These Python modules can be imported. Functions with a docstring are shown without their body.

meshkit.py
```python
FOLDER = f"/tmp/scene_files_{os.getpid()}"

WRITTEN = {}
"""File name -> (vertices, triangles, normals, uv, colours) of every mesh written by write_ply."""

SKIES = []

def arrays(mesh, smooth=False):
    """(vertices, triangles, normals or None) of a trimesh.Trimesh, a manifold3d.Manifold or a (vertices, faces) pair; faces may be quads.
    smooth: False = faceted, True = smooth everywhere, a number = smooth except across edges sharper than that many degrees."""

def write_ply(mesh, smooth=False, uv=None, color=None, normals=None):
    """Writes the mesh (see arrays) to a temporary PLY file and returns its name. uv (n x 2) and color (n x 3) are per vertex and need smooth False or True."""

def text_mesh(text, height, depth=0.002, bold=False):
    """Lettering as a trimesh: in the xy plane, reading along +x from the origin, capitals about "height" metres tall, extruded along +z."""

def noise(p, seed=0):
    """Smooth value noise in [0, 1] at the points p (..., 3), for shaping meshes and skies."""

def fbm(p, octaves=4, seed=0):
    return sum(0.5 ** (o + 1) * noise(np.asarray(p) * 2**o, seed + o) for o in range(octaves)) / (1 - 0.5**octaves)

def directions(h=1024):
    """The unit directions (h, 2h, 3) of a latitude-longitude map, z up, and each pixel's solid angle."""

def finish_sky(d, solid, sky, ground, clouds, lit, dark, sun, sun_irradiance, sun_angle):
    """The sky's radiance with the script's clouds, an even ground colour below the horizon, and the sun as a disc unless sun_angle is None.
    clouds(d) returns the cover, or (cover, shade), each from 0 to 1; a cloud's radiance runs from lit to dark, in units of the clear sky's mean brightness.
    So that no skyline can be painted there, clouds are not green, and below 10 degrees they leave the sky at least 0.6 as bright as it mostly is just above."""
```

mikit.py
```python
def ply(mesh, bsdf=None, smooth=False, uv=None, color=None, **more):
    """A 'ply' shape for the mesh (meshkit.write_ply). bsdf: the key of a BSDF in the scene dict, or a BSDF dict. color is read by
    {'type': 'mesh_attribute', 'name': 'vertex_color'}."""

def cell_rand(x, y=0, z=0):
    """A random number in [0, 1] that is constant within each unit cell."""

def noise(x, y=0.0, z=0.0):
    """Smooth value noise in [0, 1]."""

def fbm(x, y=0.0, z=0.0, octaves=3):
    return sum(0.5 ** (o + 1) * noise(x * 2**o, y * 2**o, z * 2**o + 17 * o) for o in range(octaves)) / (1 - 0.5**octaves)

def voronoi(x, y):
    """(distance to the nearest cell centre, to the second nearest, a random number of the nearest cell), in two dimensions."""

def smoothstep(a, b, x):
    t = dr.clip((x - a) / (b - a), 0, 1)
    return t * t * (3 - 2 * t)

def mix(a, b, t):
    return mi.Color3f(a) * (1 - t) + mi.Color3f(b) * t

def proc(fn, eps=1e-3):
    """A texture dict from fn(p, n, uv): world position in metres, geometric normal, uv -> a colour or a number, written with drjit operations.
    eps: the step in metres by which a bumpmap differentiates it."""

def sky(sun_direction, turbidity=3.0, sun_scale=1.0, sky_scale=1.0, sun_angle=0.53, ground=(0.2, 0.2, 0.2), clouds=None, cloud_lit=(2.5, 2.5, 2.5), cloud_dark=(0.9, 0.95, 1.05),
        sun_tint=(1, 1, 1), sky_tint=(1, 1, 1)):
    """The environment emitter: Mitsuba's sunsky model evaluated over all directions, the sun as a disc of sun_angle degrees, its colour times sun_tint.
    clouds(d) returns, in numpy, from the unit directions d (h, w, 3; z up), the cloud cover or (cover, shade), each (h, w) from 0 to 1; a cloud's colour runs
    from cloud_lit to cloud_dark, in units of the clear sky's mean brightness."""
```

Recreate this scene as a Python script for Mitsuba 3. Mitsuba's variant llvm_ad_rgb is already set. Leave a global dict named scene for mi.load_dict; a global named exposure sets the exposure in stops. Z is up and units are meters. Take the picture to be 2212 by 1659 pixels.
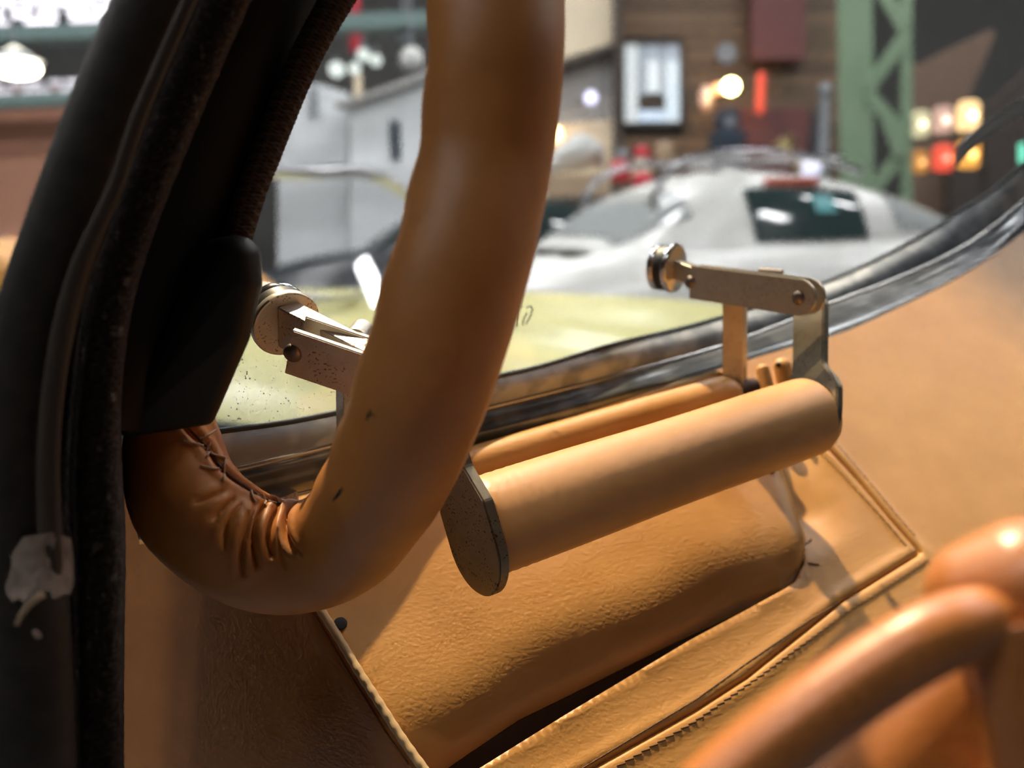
import math, random
import numpy as np, trimesh, shapely, mitsuba as mi, drjit as dr, mikit, meshkit
import manifold3d as m3
from scipy.interpolate import CubicSpline, PchipInterpolator, interp1d
from scipy.spatial import Delaunay
from shapely.geometry import Polygon, LineString
from mikit import proc, noise, fbm, smoothstep, mix
random.seed(4); rng = np.random.default_rng(4)
scene, labels = {'type': 'scene'}, {}
T = mi.ScalarTransform4f
# ------------------------------------------------------------------ camera, light, exposure
W, H, F = 2212., 1659., 1916.
CX, CY = W / 2, H / 2
CAM = np.array([0., 0., 1.15])
pitch, roll = math.radians(10.4), math.radians(1.6)
Fw = np.array([0, math.cos(pitch), -math.sin(pitch)])
R0, U0 = np.array([1., 0, 0]), np.array([0, math.sin(pitch), math.cos(pitch)])
Rt = R0 * math.cos(roll) - U0 * math.sin(roll)
Up = U0 * math.cos(roll) + R0 * math.sin(roll)
scene['camera'] = {'type': 'thinlens', 'fov': 2 * math.degrees(math.atan(CX / F)), 'fov_axis': 'x', 'near_clip': 0.02, 'far_clip': 100.,
                   'aperture_radius': 0.0019, 'focus_distance': 0.275,
                   'to_world': T().look_at(origin=CAM.tolist(), target=(CAM + Fw).tolist(), up=Up.tolist())}
exposure = 0.6
KEY = dict(pos=(-0.36, 1.22, 2.76), r=0.013, rad=(38500, 30300, 18800))       # warm spot lamp over the car
CEIL = (32., 32., 32.)                                                  # the hall's ceiling lamps
DIM = (2.0, 2.0, 2.1)

def P(x, y, d):
    "camera-space helper used while measuring: a point at depth d (metres along the view axis)"
    return CAM + d * (Fw + (x - CX) / F * Rt - (y - CY) / F * Up)
def at(x, y, Y):
    r = Fw + (x - CX) / F * Rt - (y - CY) / F * Up
    return CAM + r * (Y / r[1])
def pix(p):
    q = np.asarray(p) - CAM
    d = q @ Fw
    return np.stack([CX + F * (q @ Rt) / d, CY - F * (q @ Up) / d, d], -1)

# ------------------------------------------------------------------ scene helpers
def numbered(key):
    used = lambda k: k in scene or k in labels or any(s.startswith(k + '__') for s in scene)
    if not used(key): return key
    for i in range(1, 999):
        if not used(f'{key}_{i:03d}'): return f'{key}_{i:03d}'
def thing(name, label, cat, group=None, kind=None):
    key = numbered(name); labels[key] = {'label': label}
    if cat: labels[key]['category'] = cat
    if group: labels[key]['group'] = group
    if kind: labels[key]['kind'] = kind
    return key
def part(parent, name, mesh, bsdf, smooth=35, label=None, kind=None, **more):
    key = numbered(parent + '__' + name)
    scene[key] = mesh if isinstance(mesh, dict) else mikit.ply(mesh, bsdf, smooth=smooth, **more)
    if label or kind:
        labels[key] = {}
        if label: labels[key]['label'] = label
        if kind: labels[key]['kind'] = kind
    return key
def solo(name, mesh, bsdf, label, cat=None, smooth=35, kind=None, group=None, **more):
    key = numbered(name)
    scene[key] = mikit.ply(mesh, bsdf, smooth=smooth, **more)
    labels[key] = {'label': label}
    if cat: labels[key]['category'] = cat
    if kind: labels[key]['kind'] = kind
    if group: labels[key]['group'] = group
    return key

# ------------------------------------------------------------------ materials
def mat(key, col, rough=0.5, metal=0., bump=None, spec=0.5, coat=0., eps=3e-4, coat_gloss=.9):
    b = {'type': 'principled', 'base_color': proc(col) if callable(col) else {'type': 'rgb', 'value': list(col)},
         'roughness': proc(rough) if callable(rough) else rough, 'metallic': metal, 'specular': spec}
    if coat: b |= {'clearcoat': coat, 'clearcoat_gloss': coat_gloss}
    if bump: b = {'type': 'bumpmap', 'arbitrary': proc(bump[0], eps), 'scale': bump[1], 'bsdf': b}
    scene[key] = {'type': 'twosided', 'bsdf': b}
    return key
def leather_col(a, b):
    def fn(p, n, uv):
        t = fbm(p.x * 60, p.y * 60, p.z * 60, 3)
        s = noise(p.x * 900, p.y * 900, p.z * 900)
        return mix(a, b, dr.clip(t * 1.5 - .25 + (s - .5) * .15, 0, 1))
    return fn
def grain(p, n, uv):
    q = fbm(p.x * 700, p.y * 700, p.z * 700, 2)
    return dr.abs(q - .5) * 2 + .35 * noise(p.x * 2200, p.y * 2200, p.z * 2200)
mat('leather', leather_col((.52, .255, .070), (.60, .305, .088)), .42, bump=(grain, .00011), spec=.5)
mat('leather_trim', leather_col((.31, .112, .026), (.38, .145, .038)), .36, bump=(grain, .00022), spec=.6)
mat('leather_sleeve', leather_col((.38, .145, .034), (.46, .185, .048)), .48, bump=(grain, .00006), spec=.5)
mat('leather_bar', leather_col((.50, .25, .085), (.57, .29, .105)), .42, bump=(lambda p, n, uv: noise(p.x * 1800, p.y * 300, p.z * 700) + grain(p, n, uv) * .4, .00006), spec=.5)
mat('leather_seat', leather_col((.36, .125, .03), (.42, .15, .04)), .36, spec=.6, bump=(grain, .00004))
mat('leather_raw', (.52, .36, .19), .8)
mat('leather_dark', (.05, .018, .006), .7)
mat('crack', (.035, .014, .006), .8)
mat('thread_brown', (.17, .085, .036), .7)
mat('thread_pale', (.42, .29, .19), .7)
mat('rubber', lambda p, n, uv: mix((.016, .014, .012), (.038, .031, .025), fbm(p.x * 200, p.y * 200, p.z * 200)), .55, spec=.35)
mat('rubber_lip', (.05, .038, .028), .5, spec=.4)
mat('black_cap', (.010, .009, .008), .5, spec=.3)
def felt(p, n, uv):
    t = noise(p.x * 1400, p.y * 1400, p.z * 1400)
    s = smoothstep(.80, .92, noise(p.x * 520 + 9, p.y * 520, p.z * 260))
    return mix((.022, .018, .016), (.085, .068, .058), t * t) + mix((0, 0, 0), (.16, .14, .12), s * t)
mat('felt', felt, .95, bump=(lambda p, n, uv: noise(p.x * 900, p.y * 900, p.z * 900) + .5 * noise(p.x * 2500, p.y * 2500, p.z * 2500), .0007), spec=.15)
mat('black_trim', (.007, .0065, .006), .6, spec=.2)
def weave(p, n, uv):
    a = dr.sin(uv.x * 2 * math.pi * 150 + uv.y * 2 * math.pi * 6); b = dr.sin(uv.x * 2 * math.pi * 150 - uv.y * 2 * math.pi * 6)
    return dr.maximum(a, b)
mat('woven', lambda p, n, uv: mix((.012, .008, .007), (.055, .038, .028), weave(p, n, uv) * .5 + .5), .9, spec=.15)
mat('torn_cloth', lambda p, n, uv: mix((.14, .105, .085), (.42, .32, .26), fbm(p.x * 500, p.y * 500, p.z * 300)), .9)
def pit(p):
    return smoothstep(.66, .80, noise(p.x * 1700, p.y * 1700, p.z * 1700)) * smoothstep(.40, .62, fbm(p.x * 160, p.y * 160, p.z * 160))
def metal_col(a, b, c):
    return lambda p, n, uv: mix(mix(a, b, fbm(p.x * 300, p.y * 300, p.z * 300)), c, pit(p))
mat('nickel', metal_col((.50, .46, .40), (.66, .62, .55), (.27, .18, .11)), .36, .7, bump=(lambda p, n, uv: pit(p) * -1 + .2 * noise(p.x * 900, p.y * 900, p.z * 900), .00008))
mat('nickel_clean', metal_col((.50, .43, .32), (.58, .51, .40), (.36, .28, .18)), .32, .8)
mat('plate_metal', metal_col((.20, .165, .115), (.27, .225, .155), (.05, .032, .02)), .42, .85, bump=(lambda p, n, uv: pit(p) * -1, .00006))
mat('chrome', (.80, .79, .76), .10, 1.)
mat('rivet_metal', (.18, .15, .13), .38, .9)
mat('black_rubber', (.010, .012, .011), .45, spec=.5)
mat('gasket', lambda p, n, uv: mix((.22, .25, .275), (.42, .45, .47), smoothstep(.38, .62, fbm(p.x * 75, p.y * 75, p.z * 75))), .45, spec=.5)
mat('frame_bead', (.42, .41, .39), .22, .9)
mat('frame_trim', lambda p, n, uv: mix((.055, .062, .068), (.11, .12, .13), smoothstep(.35, .65, fbm(p.x * 90, p.y * 90, p.z * 90))), .2, .35, spec=.8)
scene['glass'] = {'type': 'thindielectric', 'int_ior': 1.5}
mat('print_dark', (.10, .115, .09), .6)
mat('dust', (.55, .56, .52), .9)
# hall
mat('floor_m', lambda p, n, uv: mix((.10, .10, .10), (.16, .155, .15), fbm(p.x, p.y, 0)), .5)
mat('dark_wall', (.07, .07, .068), .8)
mat('ceil_m', (.05, .055, .055), .9)
mat('white_wall', (.74, .78, .80), .8)
mat('cream', (.86, .74, .54), .8)
mat('grey_siding', (.36, .36, .35), .8)
mat('salmon', (.55, .27, .18), .8)
mat('wood_a', (.115, .078, .050), .75); mat('wood_b', (.15, .10, .062), .75); mat('wood_c', (.09, .062, .042), .75)
mat('wood_dark', (.045, .035, .03), .7)
mat('maroon', (.10, .035, .035), .7)
mat('green_steel', lambda p, n, uv: mix((.17, .26, .16), (.24, .33, .22), fbm(p.x * 3, p.y * 3, p.z * 3)), .6)
mat('teal_steel', (.14, .21, .20), .6)
mat('yellow_paint', (.66, .62, .27), .25, coat=1.)
mat('white_paint', (.72, .73, .70), .28, coat=1.)
mat('black_paint', (.022, .026, .032), .25, coat=1.)
mat('car_glass', (.02, .03, .03), .05, spec=.9)
mat('windscreen', (.025, .045, .045), .08, spec=.8)
mat('pale_reflection_glass', (.30, .32, .32), .12, spec=.8)  # pale base colour stands in for reflections in the white coupe's panes
mat('tyre', (.02, .02, .02), .8)
mat('brass', (.75, .60, .30), .3, .9)
mat('red_paint', (.55, .03, .05), .4)
mat('white_cloth', (.72, .74, .72), .9)
mat('tan_card', (.40, .29, .19), .8)
mat('navy', (.018, .030, .052), .5)
mat('grey_dull', (.22, .24, .26), .6)
mat('orange_plastic', (.60, .28, .06), .5)
mat('red_light_paint', (.55, .10, .05), .4)
mat('brown_roof', (.15, .098, .070), .8)
mat('teal_tint', (.02, .30, .32), .3)  # teal of the painted window reflection and of the green tube
mat('chrome_far', (.70, .70, .72), .2, 1.)

# ------------------------------------------------------------------ geometry helpers
def spline(pts, n, k=3):
    pts = np.asarray(pts, float)
    s = np.r_[0, np.cumsum(np.linalg.norm(np.diff(pts[:, :min(3, pts.shape[1])], axis=0), axis=1))]
    t = np.linspace(0, s[-1], n)
    return PchipInterpolator(s, pts, axis=0)(t) if k == 1 else CubicSpline(s, pts, axis=0)(t)
def grid(pts, close_v=False, flip=False):
    "pts (m, n, 3) -> mesh"
    m, n = pts.shape[:2]
    i, j = np.meshgrid(np.arange(m - 1), np.arange(n if close_v else n - 1), indexing='ij')
    a, b = i * n + j, i * n + (j + 1) % n
    c, d = a + n, b + n
    f = np.concatenate([np.stack([a, c, d], -1).reshape(-1, 3), np.stack([a, d, b], -1).reshape(-1, 3)])
    return trimesh.Trimesh(pts.reshape(-1, 3), f[:, ::-1] if flip else f, process=False)
def frames(c, ref=None):
    t = np.gradient(c, axis=0); t /= np.linalg.norm(t, axis=1, keepdims=True)
    if ref is None: ref = CAM - c
    ref = np.broadcast_to(ref, c.shape)
    e1 = ref - (ref * t).sum(1, keepdims=True) * t; e1 /= np.linalg.norm(e1, axis=1, keepdims=True)
    return t, e1, np.cross(t, e1)
def tube(c, r, n=24, ref=None, flat=1., caps=True, disp=None):
    "swept round tube along the points c (m,3) with radii r; theta = 0 faces ref"
    c = np.asarray(c, float); r = np.broadcast_to(np.asarray(r, float), (len(c),))
    t, e1, e2 = frames(c, ref)
    th = np.linspace(0, 2 * np.pi, n, endpoint=False)
    rr = np.repeat(r[:, None], n, 1)
    if disp is not None: rr = rr + disp(np.arange(len(c))[:, None] / (len(c) - 1), th[None])
    pts = c[:, None] + rr[..., None] * (flat * np.cos(th)[None, :, None] * e1[:, None] + np.sin(th)[None, :, None] * e2[:, None])
    g = grid(pts, True)
    if caps:
        v, f, k = list(g.vertices), g.faces.tolist(), len(g.vertices)
        v += [c[0], c[-1]]
        for j in range(n):
            f.append([k, j, (j + 1) % n]); f.append([k + 1, (len(c) - 1) * n + (j + 1) % n, (len(c) - 1) * n + j])
        g = trimesh.Trimesh(np.array(v), f, process=False)
    trimesh.repair.fix_normals(g)
    return g
def hull(pts, rad, seg=24):
    rad = np.broadcast_to(rad, (len(pts),))
    ms = [m3.Manifold.sphere(r, seg).translate(tuple(p)) for p, r in zip(pts, rad)]
    return m3.Manifold.batch_hull(ms)
def box(sx, sy, sz, bev=0.):
    if not bev: return trimesh.creation.box((sx, sy, sz))
    q = [(a * (sx / 2 - bev), b * (sy / 2 - bev), c * (sz / 2 - bev)) for a in (-1, 1) for b in (-1, 1) for c in (-1, 1)]
    return to_tri(m3.Manifold.batch_hull([m3.Manifold.sphere(bev, 8).translate(p) for p in q]))
def to_tri(m):
    k = m.to_mesh(); return trimesh.Trimesh(k.vert_properties[:, :3], k.tri_verts, process=False)
def frame4(o, x, y, z):
    M = np.eye(4); M[:3, 0], M[:3, 1], M[:3, 2], M[:3, 3] = x, y, z, o
    return M
def unit(v): v = np.asarray(v, float); return v / np.linalg.norm(v)
def basis(z, up):
    z = unit(z); x = unit(np.cross(up, z)); return x, np.cross(z, x), z
def moved(mesh, M):
    mesh = to_tri(mesh) if hasattr(mesh, 'to_mesh') else mesh.copy()
    mesh.apply_transform(M); return mesh
def cyl(a, b, r, n=32, bev=0.):
    "cylinder (or bevelled disc) from a to b"
    a, b = np.asarray(a, float), np.asarray(b, float); L = np.linalg.norm(b - a)
    prof = [(0, 0), (r - bev, 0), (r - bev * .3, bev * .3), (r, bev), (r, L - bev), (r - bev * .3, L - bev * .3), (r - bev, L), (0, L)] if bev else [(0, 0), (r, 0), (r, L), (0, L)]
    m = trimesh.creation.revolve(np.array(prof), sections=n)
    d = unit(b - a); ref = np.array([0, 0, 1.]) if abs(d[2]) < .9 else np.array([1., 0, 0])
    return moved(m, frame4(a, *basis(d, ref)))
def beam(a, b, w, h, up=(0, 0, 1), bev=0.):
    "box from a to b, w across, h along up"
    a, b = np.asarray(a, float), np.asarray(b, float)
    d = unit(b - a); x = unit(np.cross(d, up)); z = np.cross(x, d)
    return moved(box(w, np.linalg.norm(b - a), h, bev), frame4((a + b) / 2, x, d, z))
def ext(poly, M, depth):
    "a shapely polygon extruded symmetrically by depth and placed by M"
    m = trimesh.creation.extrude_polygon(poly, depth, engine='earcut'); m.apply_translation((0, 0, -depth / 2))
    return moved(m, M)
def join(ms): return trimesh.util.concatenate([to_tri(m) if hasattr(m, 'to_mesh') else m for m in ms])

# ================================================================== THE CAR'S SIDE PANEL PLANE
def plane3(pts):
    "plane through three (px, py, depth) points"
    A = np.array([[1, x, y] for x, y, d in pts]); a, b, c = np.linalg.solve(A, [1 / d for x, y, d in pts])
    return Plane(a, b, c, *pts[0][:2], *pts[1][:2])
class Plane:
    def __init__(s, a, b, c, ox, oy, ux, uy):
        s.k = (a, b, c)
        n = b * F * Rt - c * F * Up + (a + b * CX + c * CY) * Fw
        s.n = -unit(n)
        s.o = s.ray(ox, oy); e = s.ray(ux, uy) - s.o
        s.x = unit(e); s.y = np.cross(s.n, s.x)
    def inv(s, x, y): return s.k[0] + s.k[1] * x + s.k[2] * y
    def ray(s, x, y): return P(x, y, 1 / s.inv(x, y))
    def uv(s, pts, w=0.):
        "pixels -> plane coordinates of the point that a surface w above the plane shows there"
        out = []
        for x, y in pts:
            r = Fw + (x - CX) / F * Rt - (y - CY) / F * Up
            k = ((s.o + w * s.n - CAM) @ s.n) / (r @ s.n); q = CAM + k * r - s.o
            out.append((q @ s.x, q @ s.y))
        return np.array(out)
    def xyz(s, uv, w=0.):
        uv = np.asarray(uv, float); w = np.broadcast_to(w, uv.shape[:-1])
        return s.o + uv[..., :1] * s.x + uv[..., 1:2] * s.y + w[..., None] * s.n
PF = Plane(2.120, -.000399, .00115, 1400, 1200, 1700, 1075)
def line_dist(uv, line): return shapely.distance(shapely.points(uv), LineString(line))
def sheet(poly, plane, w, step=.004, thick=0., edge=None, along=None):
    "smooth sheet over a polygon in plane coordinates; w(uv) lifts it off the plane; thick gives it a rim"
    poly = Polygon(poly).buffer(0)
    if poly.geom_type != 'Polygon': poly = max(poly.geoms, key=lambda g: g.area)
    ring = shapely.segmentize(poly.exterior, edge or step)
    b = np.array(ring.coords)[:-1]
    x0, y0, x1, y1 = poly.bounds
    gx, gy = np.meshgrid(np.arange(x0, x1, step), np.arange(y0, y1, step))
    gx[::2] += step / 2
    g = np.stack([gx.ravel(), gy.ravel()], -1)
    inner = poly.buffer(-step * .55)
    g = g[shapely.contains_xy(inner, g[:, 0], g[:, 1])]
    if along is not None:                                                   # finer rows beside a seam
        rows = [q for ln_ in along for off_ in (-.011, -.008, -.0062, -.0048, -.0036, -.0025, -.0016, -.0009, -.0004, .0004, .0009, .0016, .0025, .0036, .0048, .0062, .008, .011)
                for cu in [LineString(ln_).offset_curve(off_)] for q in ([np.array(shapely.segmentize(k_, .0022).coords) for k_ in getattr(cu, 'geoms', [cu]) if not k_.is_empty])]
        x_ = np.vstack(rows); far = shapely.distance(shapely.points(g), shapely.MultiLineString([np.asarray(l_) for l_ in along])) > .0125
        g = np.vstack([g[far], x_[shapely.contains_xy(poly.buffer(-.0003), x_[:, 0], x_[:, 1])]])
    pts = np.vstack([b, g]); tri = Delaunay(pts).simplices
    c = pts[tri].mean(1); tri = tri[shapely.contains_xy(poly, c[:, 0], c[:, 1])]
    a = pts[tri]; area = np.cross(a[:, 1] - a[:, 0], a[:, 2] - a[:, 0]); tri[area < 0] = tri[area < 0][:, ::-1]
    ww = w(pts) if callable(w) else np.full(len(pts), w)
    v = plane.xyz(pts, ww); f = tri
    if thick:
        nb = len(b); k = len(v)
        v = np.vstack([v, plane.xyz(pts, ww - thick)])
        i = np.arange(nb); j = (i + 1) % nb
        ccw = Polygon(b).exterior.is_ccw
        side = np.concatenate([np.stack([i, i + k, j + k], -1), np.stack([i, j + k, j], -1)])
        f = np.vstack([f, tri[:, ::-1] + k, side if ccw else side[:, ::-1]])
    return trimesh.Trimesh(v, f, process=False)

# pixel outlines measured on the photograph (they become plane coordinates at once)
E_px = [(300, 1160), (600, 1078), (800, 1028), (1045, 962), (1189, 917), (1397, 849), (1546, 800), (1700, 752), (1795, 726), (1939, 664), (2083, 590), (2212, 499), (2420, 320)]
U_px = [(300, 955), (500, 928), (620, 912), (731, 891), (900, 858), (1074, 813), (1136, 800), (1328, 744), (1498, 703), (1795, 606), (1894, 561), (2007, 500), (2070, 458), (2142, 412), (2212, 352), (2400, 170)]
R_px = [(300, 1060), (530, 1007), (712, 963), (900, 915), (1049, 881), (1198, 845), (1375, 800), (1555, 750), (1720, 688), (1795, 656), (1918, 610), (2083, 532), (2212, 433), (2410, 250)]
seamA_px = [(1690, 850), (1740, 910), (1793, 969), (1860, 1045), (1925, 1123), (1988, 1194)]          # upper seam
seamB_px = [(1988, 1194), (1820, 1298), (1614, 1463), (1500, 1536), (1280, 1659), (930, 1850)]       # lower seam
lip_px = [(1697, 1272), (1600, 1325), (1488, 1385), (1216, 1548), (1049, 1652), (760, 1825)]
u_ = PF.uv
A2, B2, L2 = u_(seamA_px), u_(seamB_px), u_(lip_px)
seam_line = np.vstack([A2, B2[1:]])

panel = thing('side_panel', 'tan leather side trim panel with stitched seams and pocket below the window', 'trim panel')
def seam_puff(uv):
    d = line_dist(uv, seam_line)
    return -.0016 * np.exp(-(d / .00055) ** 2) + .0007 * np.exp(-((d - .0030) / .0022) ** 2)
outer = np.vstack([u_(E_px[6:]), u_([(2700, 320), (2700, 2000), (930, 2000)]), B2[::-1], A2[::-1][1:]])
def w_outer(uv): return seam_puff(uv)
part(panel, 'outer_leather', sheet(outer, PF, w_outer, .005, edge=.002, along=[A2, B2]), 'leather', True)
# the pocket's face: from the seams it dips toward the pouch
pouch_right_px = [(1660, 905), (1683, 1005), (1715, 1097), (1742, 1174), (1738, 1216), (1720, 1254), (1697, 1272)]
PR2 = u_(pouch_right_px)
face = np.vstack([A2, B2[1:], L2[::-1], PR2[::-1][1:], u_([(1640, 860)])])
def w_face(uv):
    d = line_dist(uv, seam_line)
    dA = line_dist(uv, A2); dp = line_dist(uv, PR2[:5]); dl = line_dist(uv, L2)
    px = uv[:, 0]
    dip = np.exp(-(dp / .018) ** 2) * .0070 * np.clip((uv[:, 1] - u_([(1740, 1205)])[0, 1]) / .016, 0, 1)
    fold = .0012 * np.exp(-((dA - .013) / .006) ** 2) * np.clip((uv[:, 1] + .005) / .02, 0, 1)
    lip = .0008 * np.exp(-(dl / .003) ** 2)
    return seam_puff(uv) - dip - fold + lip
part(panel, 'pocket_face', sheet(face, PF, w_face, .0028, .0016, edge=.0016, along=[A2, B2]), 'leather', True)
# lining behind the pocket and behind the window roll
part(panel, 'pocket_lining', sheet(u_([(660, 1090), (1045, 962), (1700, 752), (1990, 1000), (1990, 1500), (1300, 2000), (850, 2000)]), PF, -.026, .03), 'leather_dark', False)
part(panel, 'upper_leather', sheet(np.vstack([u_(E_px[:8]), u_([(1690, 860), (1640, 960), (760, 1120), (300, 1170)])]), PF, lambda uv: -.002 + 0 * uv[:, 0], .006), 'leather', True)

# ---- pouch: padded leather flap in the pocket
bot_px = [(1700, 1275), (1600, 1318), (1420, 1403), (1126, 1548), (972, 1652), (760, 1790)]
WP = .007
pb = u_(bot_px, -.004)
pr = u_([(1655, 880), (1683, 1005), (1715, 1097), (1742, 1174), (1740, 1211), (1724, 1254), (1700, 1275)], .0)
pouch_poly = np.vstack([pr, pb[1:-1], u_([(914, 1690), (897, 1660), (848, 1592), (803, 1522), (758, 1452), (713, 1377), (680, 1322), (640, 1240), (690, 1120), (900, 1080)])])
def w_pouch(uv):
    db = line_dist(uv, pb); drr = line_dist(uv, pr[:6])
    rb, rr = .026, .008
    a = np.clip(1 - db / rb, 0, 1); b = np.clip(1 - drr / rr, 0, 1)
    crease = line_dist(uv, u_([(1668, 1040), (1700, 1140), (1712, 1200)]))
    c2 = line_dist(uv, u_([(1690, 1040), (1712, 1110), (1725, 1170)]))
    return WP - .014 * (1 - np.sqrt(1 - a ** 2 * .998)) - .009 * (1 - np.sqrt(1 - b ** 2 * .998)) - .0010 * np.exp(-(crease / .0012) ** 2) - .0006 * np.exp(-(c2 / .001) ** 2) + .0006 * np.sin(uv[:, 0] * 90) * np.cos(uv[:, 1] * 70)
pouch = thing('leather_pouch', 'padded tan leather pouch set in the panel pocket beneath the leather bar', 'pouch')
part(pouch, 'padded_front', sheet(pouch_poly, PF, w_pouch, .0026, .002, edge=.0015), 'leather', True)
c0 = PF.xyz(u_([(1666, 1018)], WP), WP)[0]
part(pouch, 'screw', moved(trimesh.creation.icosphere(3, .0014), np.diag([1, 1, 1, 1.]) @ frame4(c0, PF.x, PF.y, PF.n)), 'black_cap', True, label='small black screw head')

c0 = PF.xyz(u_([(735, 1350)], WP), WP + .0004)[0]
part(pouch, 'dark_disc', cyl(c0, c0 + PF.n * .0012, .0022, 24, .0004), 'black_cap', 35, label='small black disc beside the trim edge')  # black disc at the dark spot between trim edge and pouch

# ---- left overlapping trim with stitched raw edge
ledge_px = [(640, 1225), (690, 1320), (725, 1375), (770, 1450), (815, 1520), (860, 1590), (910, 1660), (1010, 1800)]
WL = 0.
_le = lambda x, y: (x, y, (PF.ray(x, y) + PF.n * .0115 - CAM) @ Fw)
TP = plane3([_le(690, 1320), _le(910, 1660), (300, 1450, .335)])
LE2 = TP.uv(ledge_px)
lt_poly = np.vstack([TP.uv([(100, 940), (300, 965), (370, 1030), (440, 1140), (560, 1195)]), LE2, TP.uv([(1010, 1950), (100, 1950)])])
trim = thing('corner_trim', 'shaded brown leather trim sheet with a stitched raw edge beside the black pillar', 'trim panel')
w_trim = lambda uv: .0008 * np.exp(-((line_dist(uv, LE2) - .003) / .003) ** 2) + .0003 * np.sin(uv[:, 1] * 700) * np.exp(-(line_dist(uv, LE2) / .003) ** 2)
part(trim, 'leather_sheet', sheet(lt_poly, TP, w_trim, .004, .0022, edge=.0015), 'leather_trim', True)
rim = spline(TP.xyz(LE2, -.0008), 160)
part(trim, 'raw_edge', tube(rim, .0015 + .00007 * np.sin(np.arange(160) * .9), 10, flat=1.2), 'leather_raw', True, label='pale raw cut edge')

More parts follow.
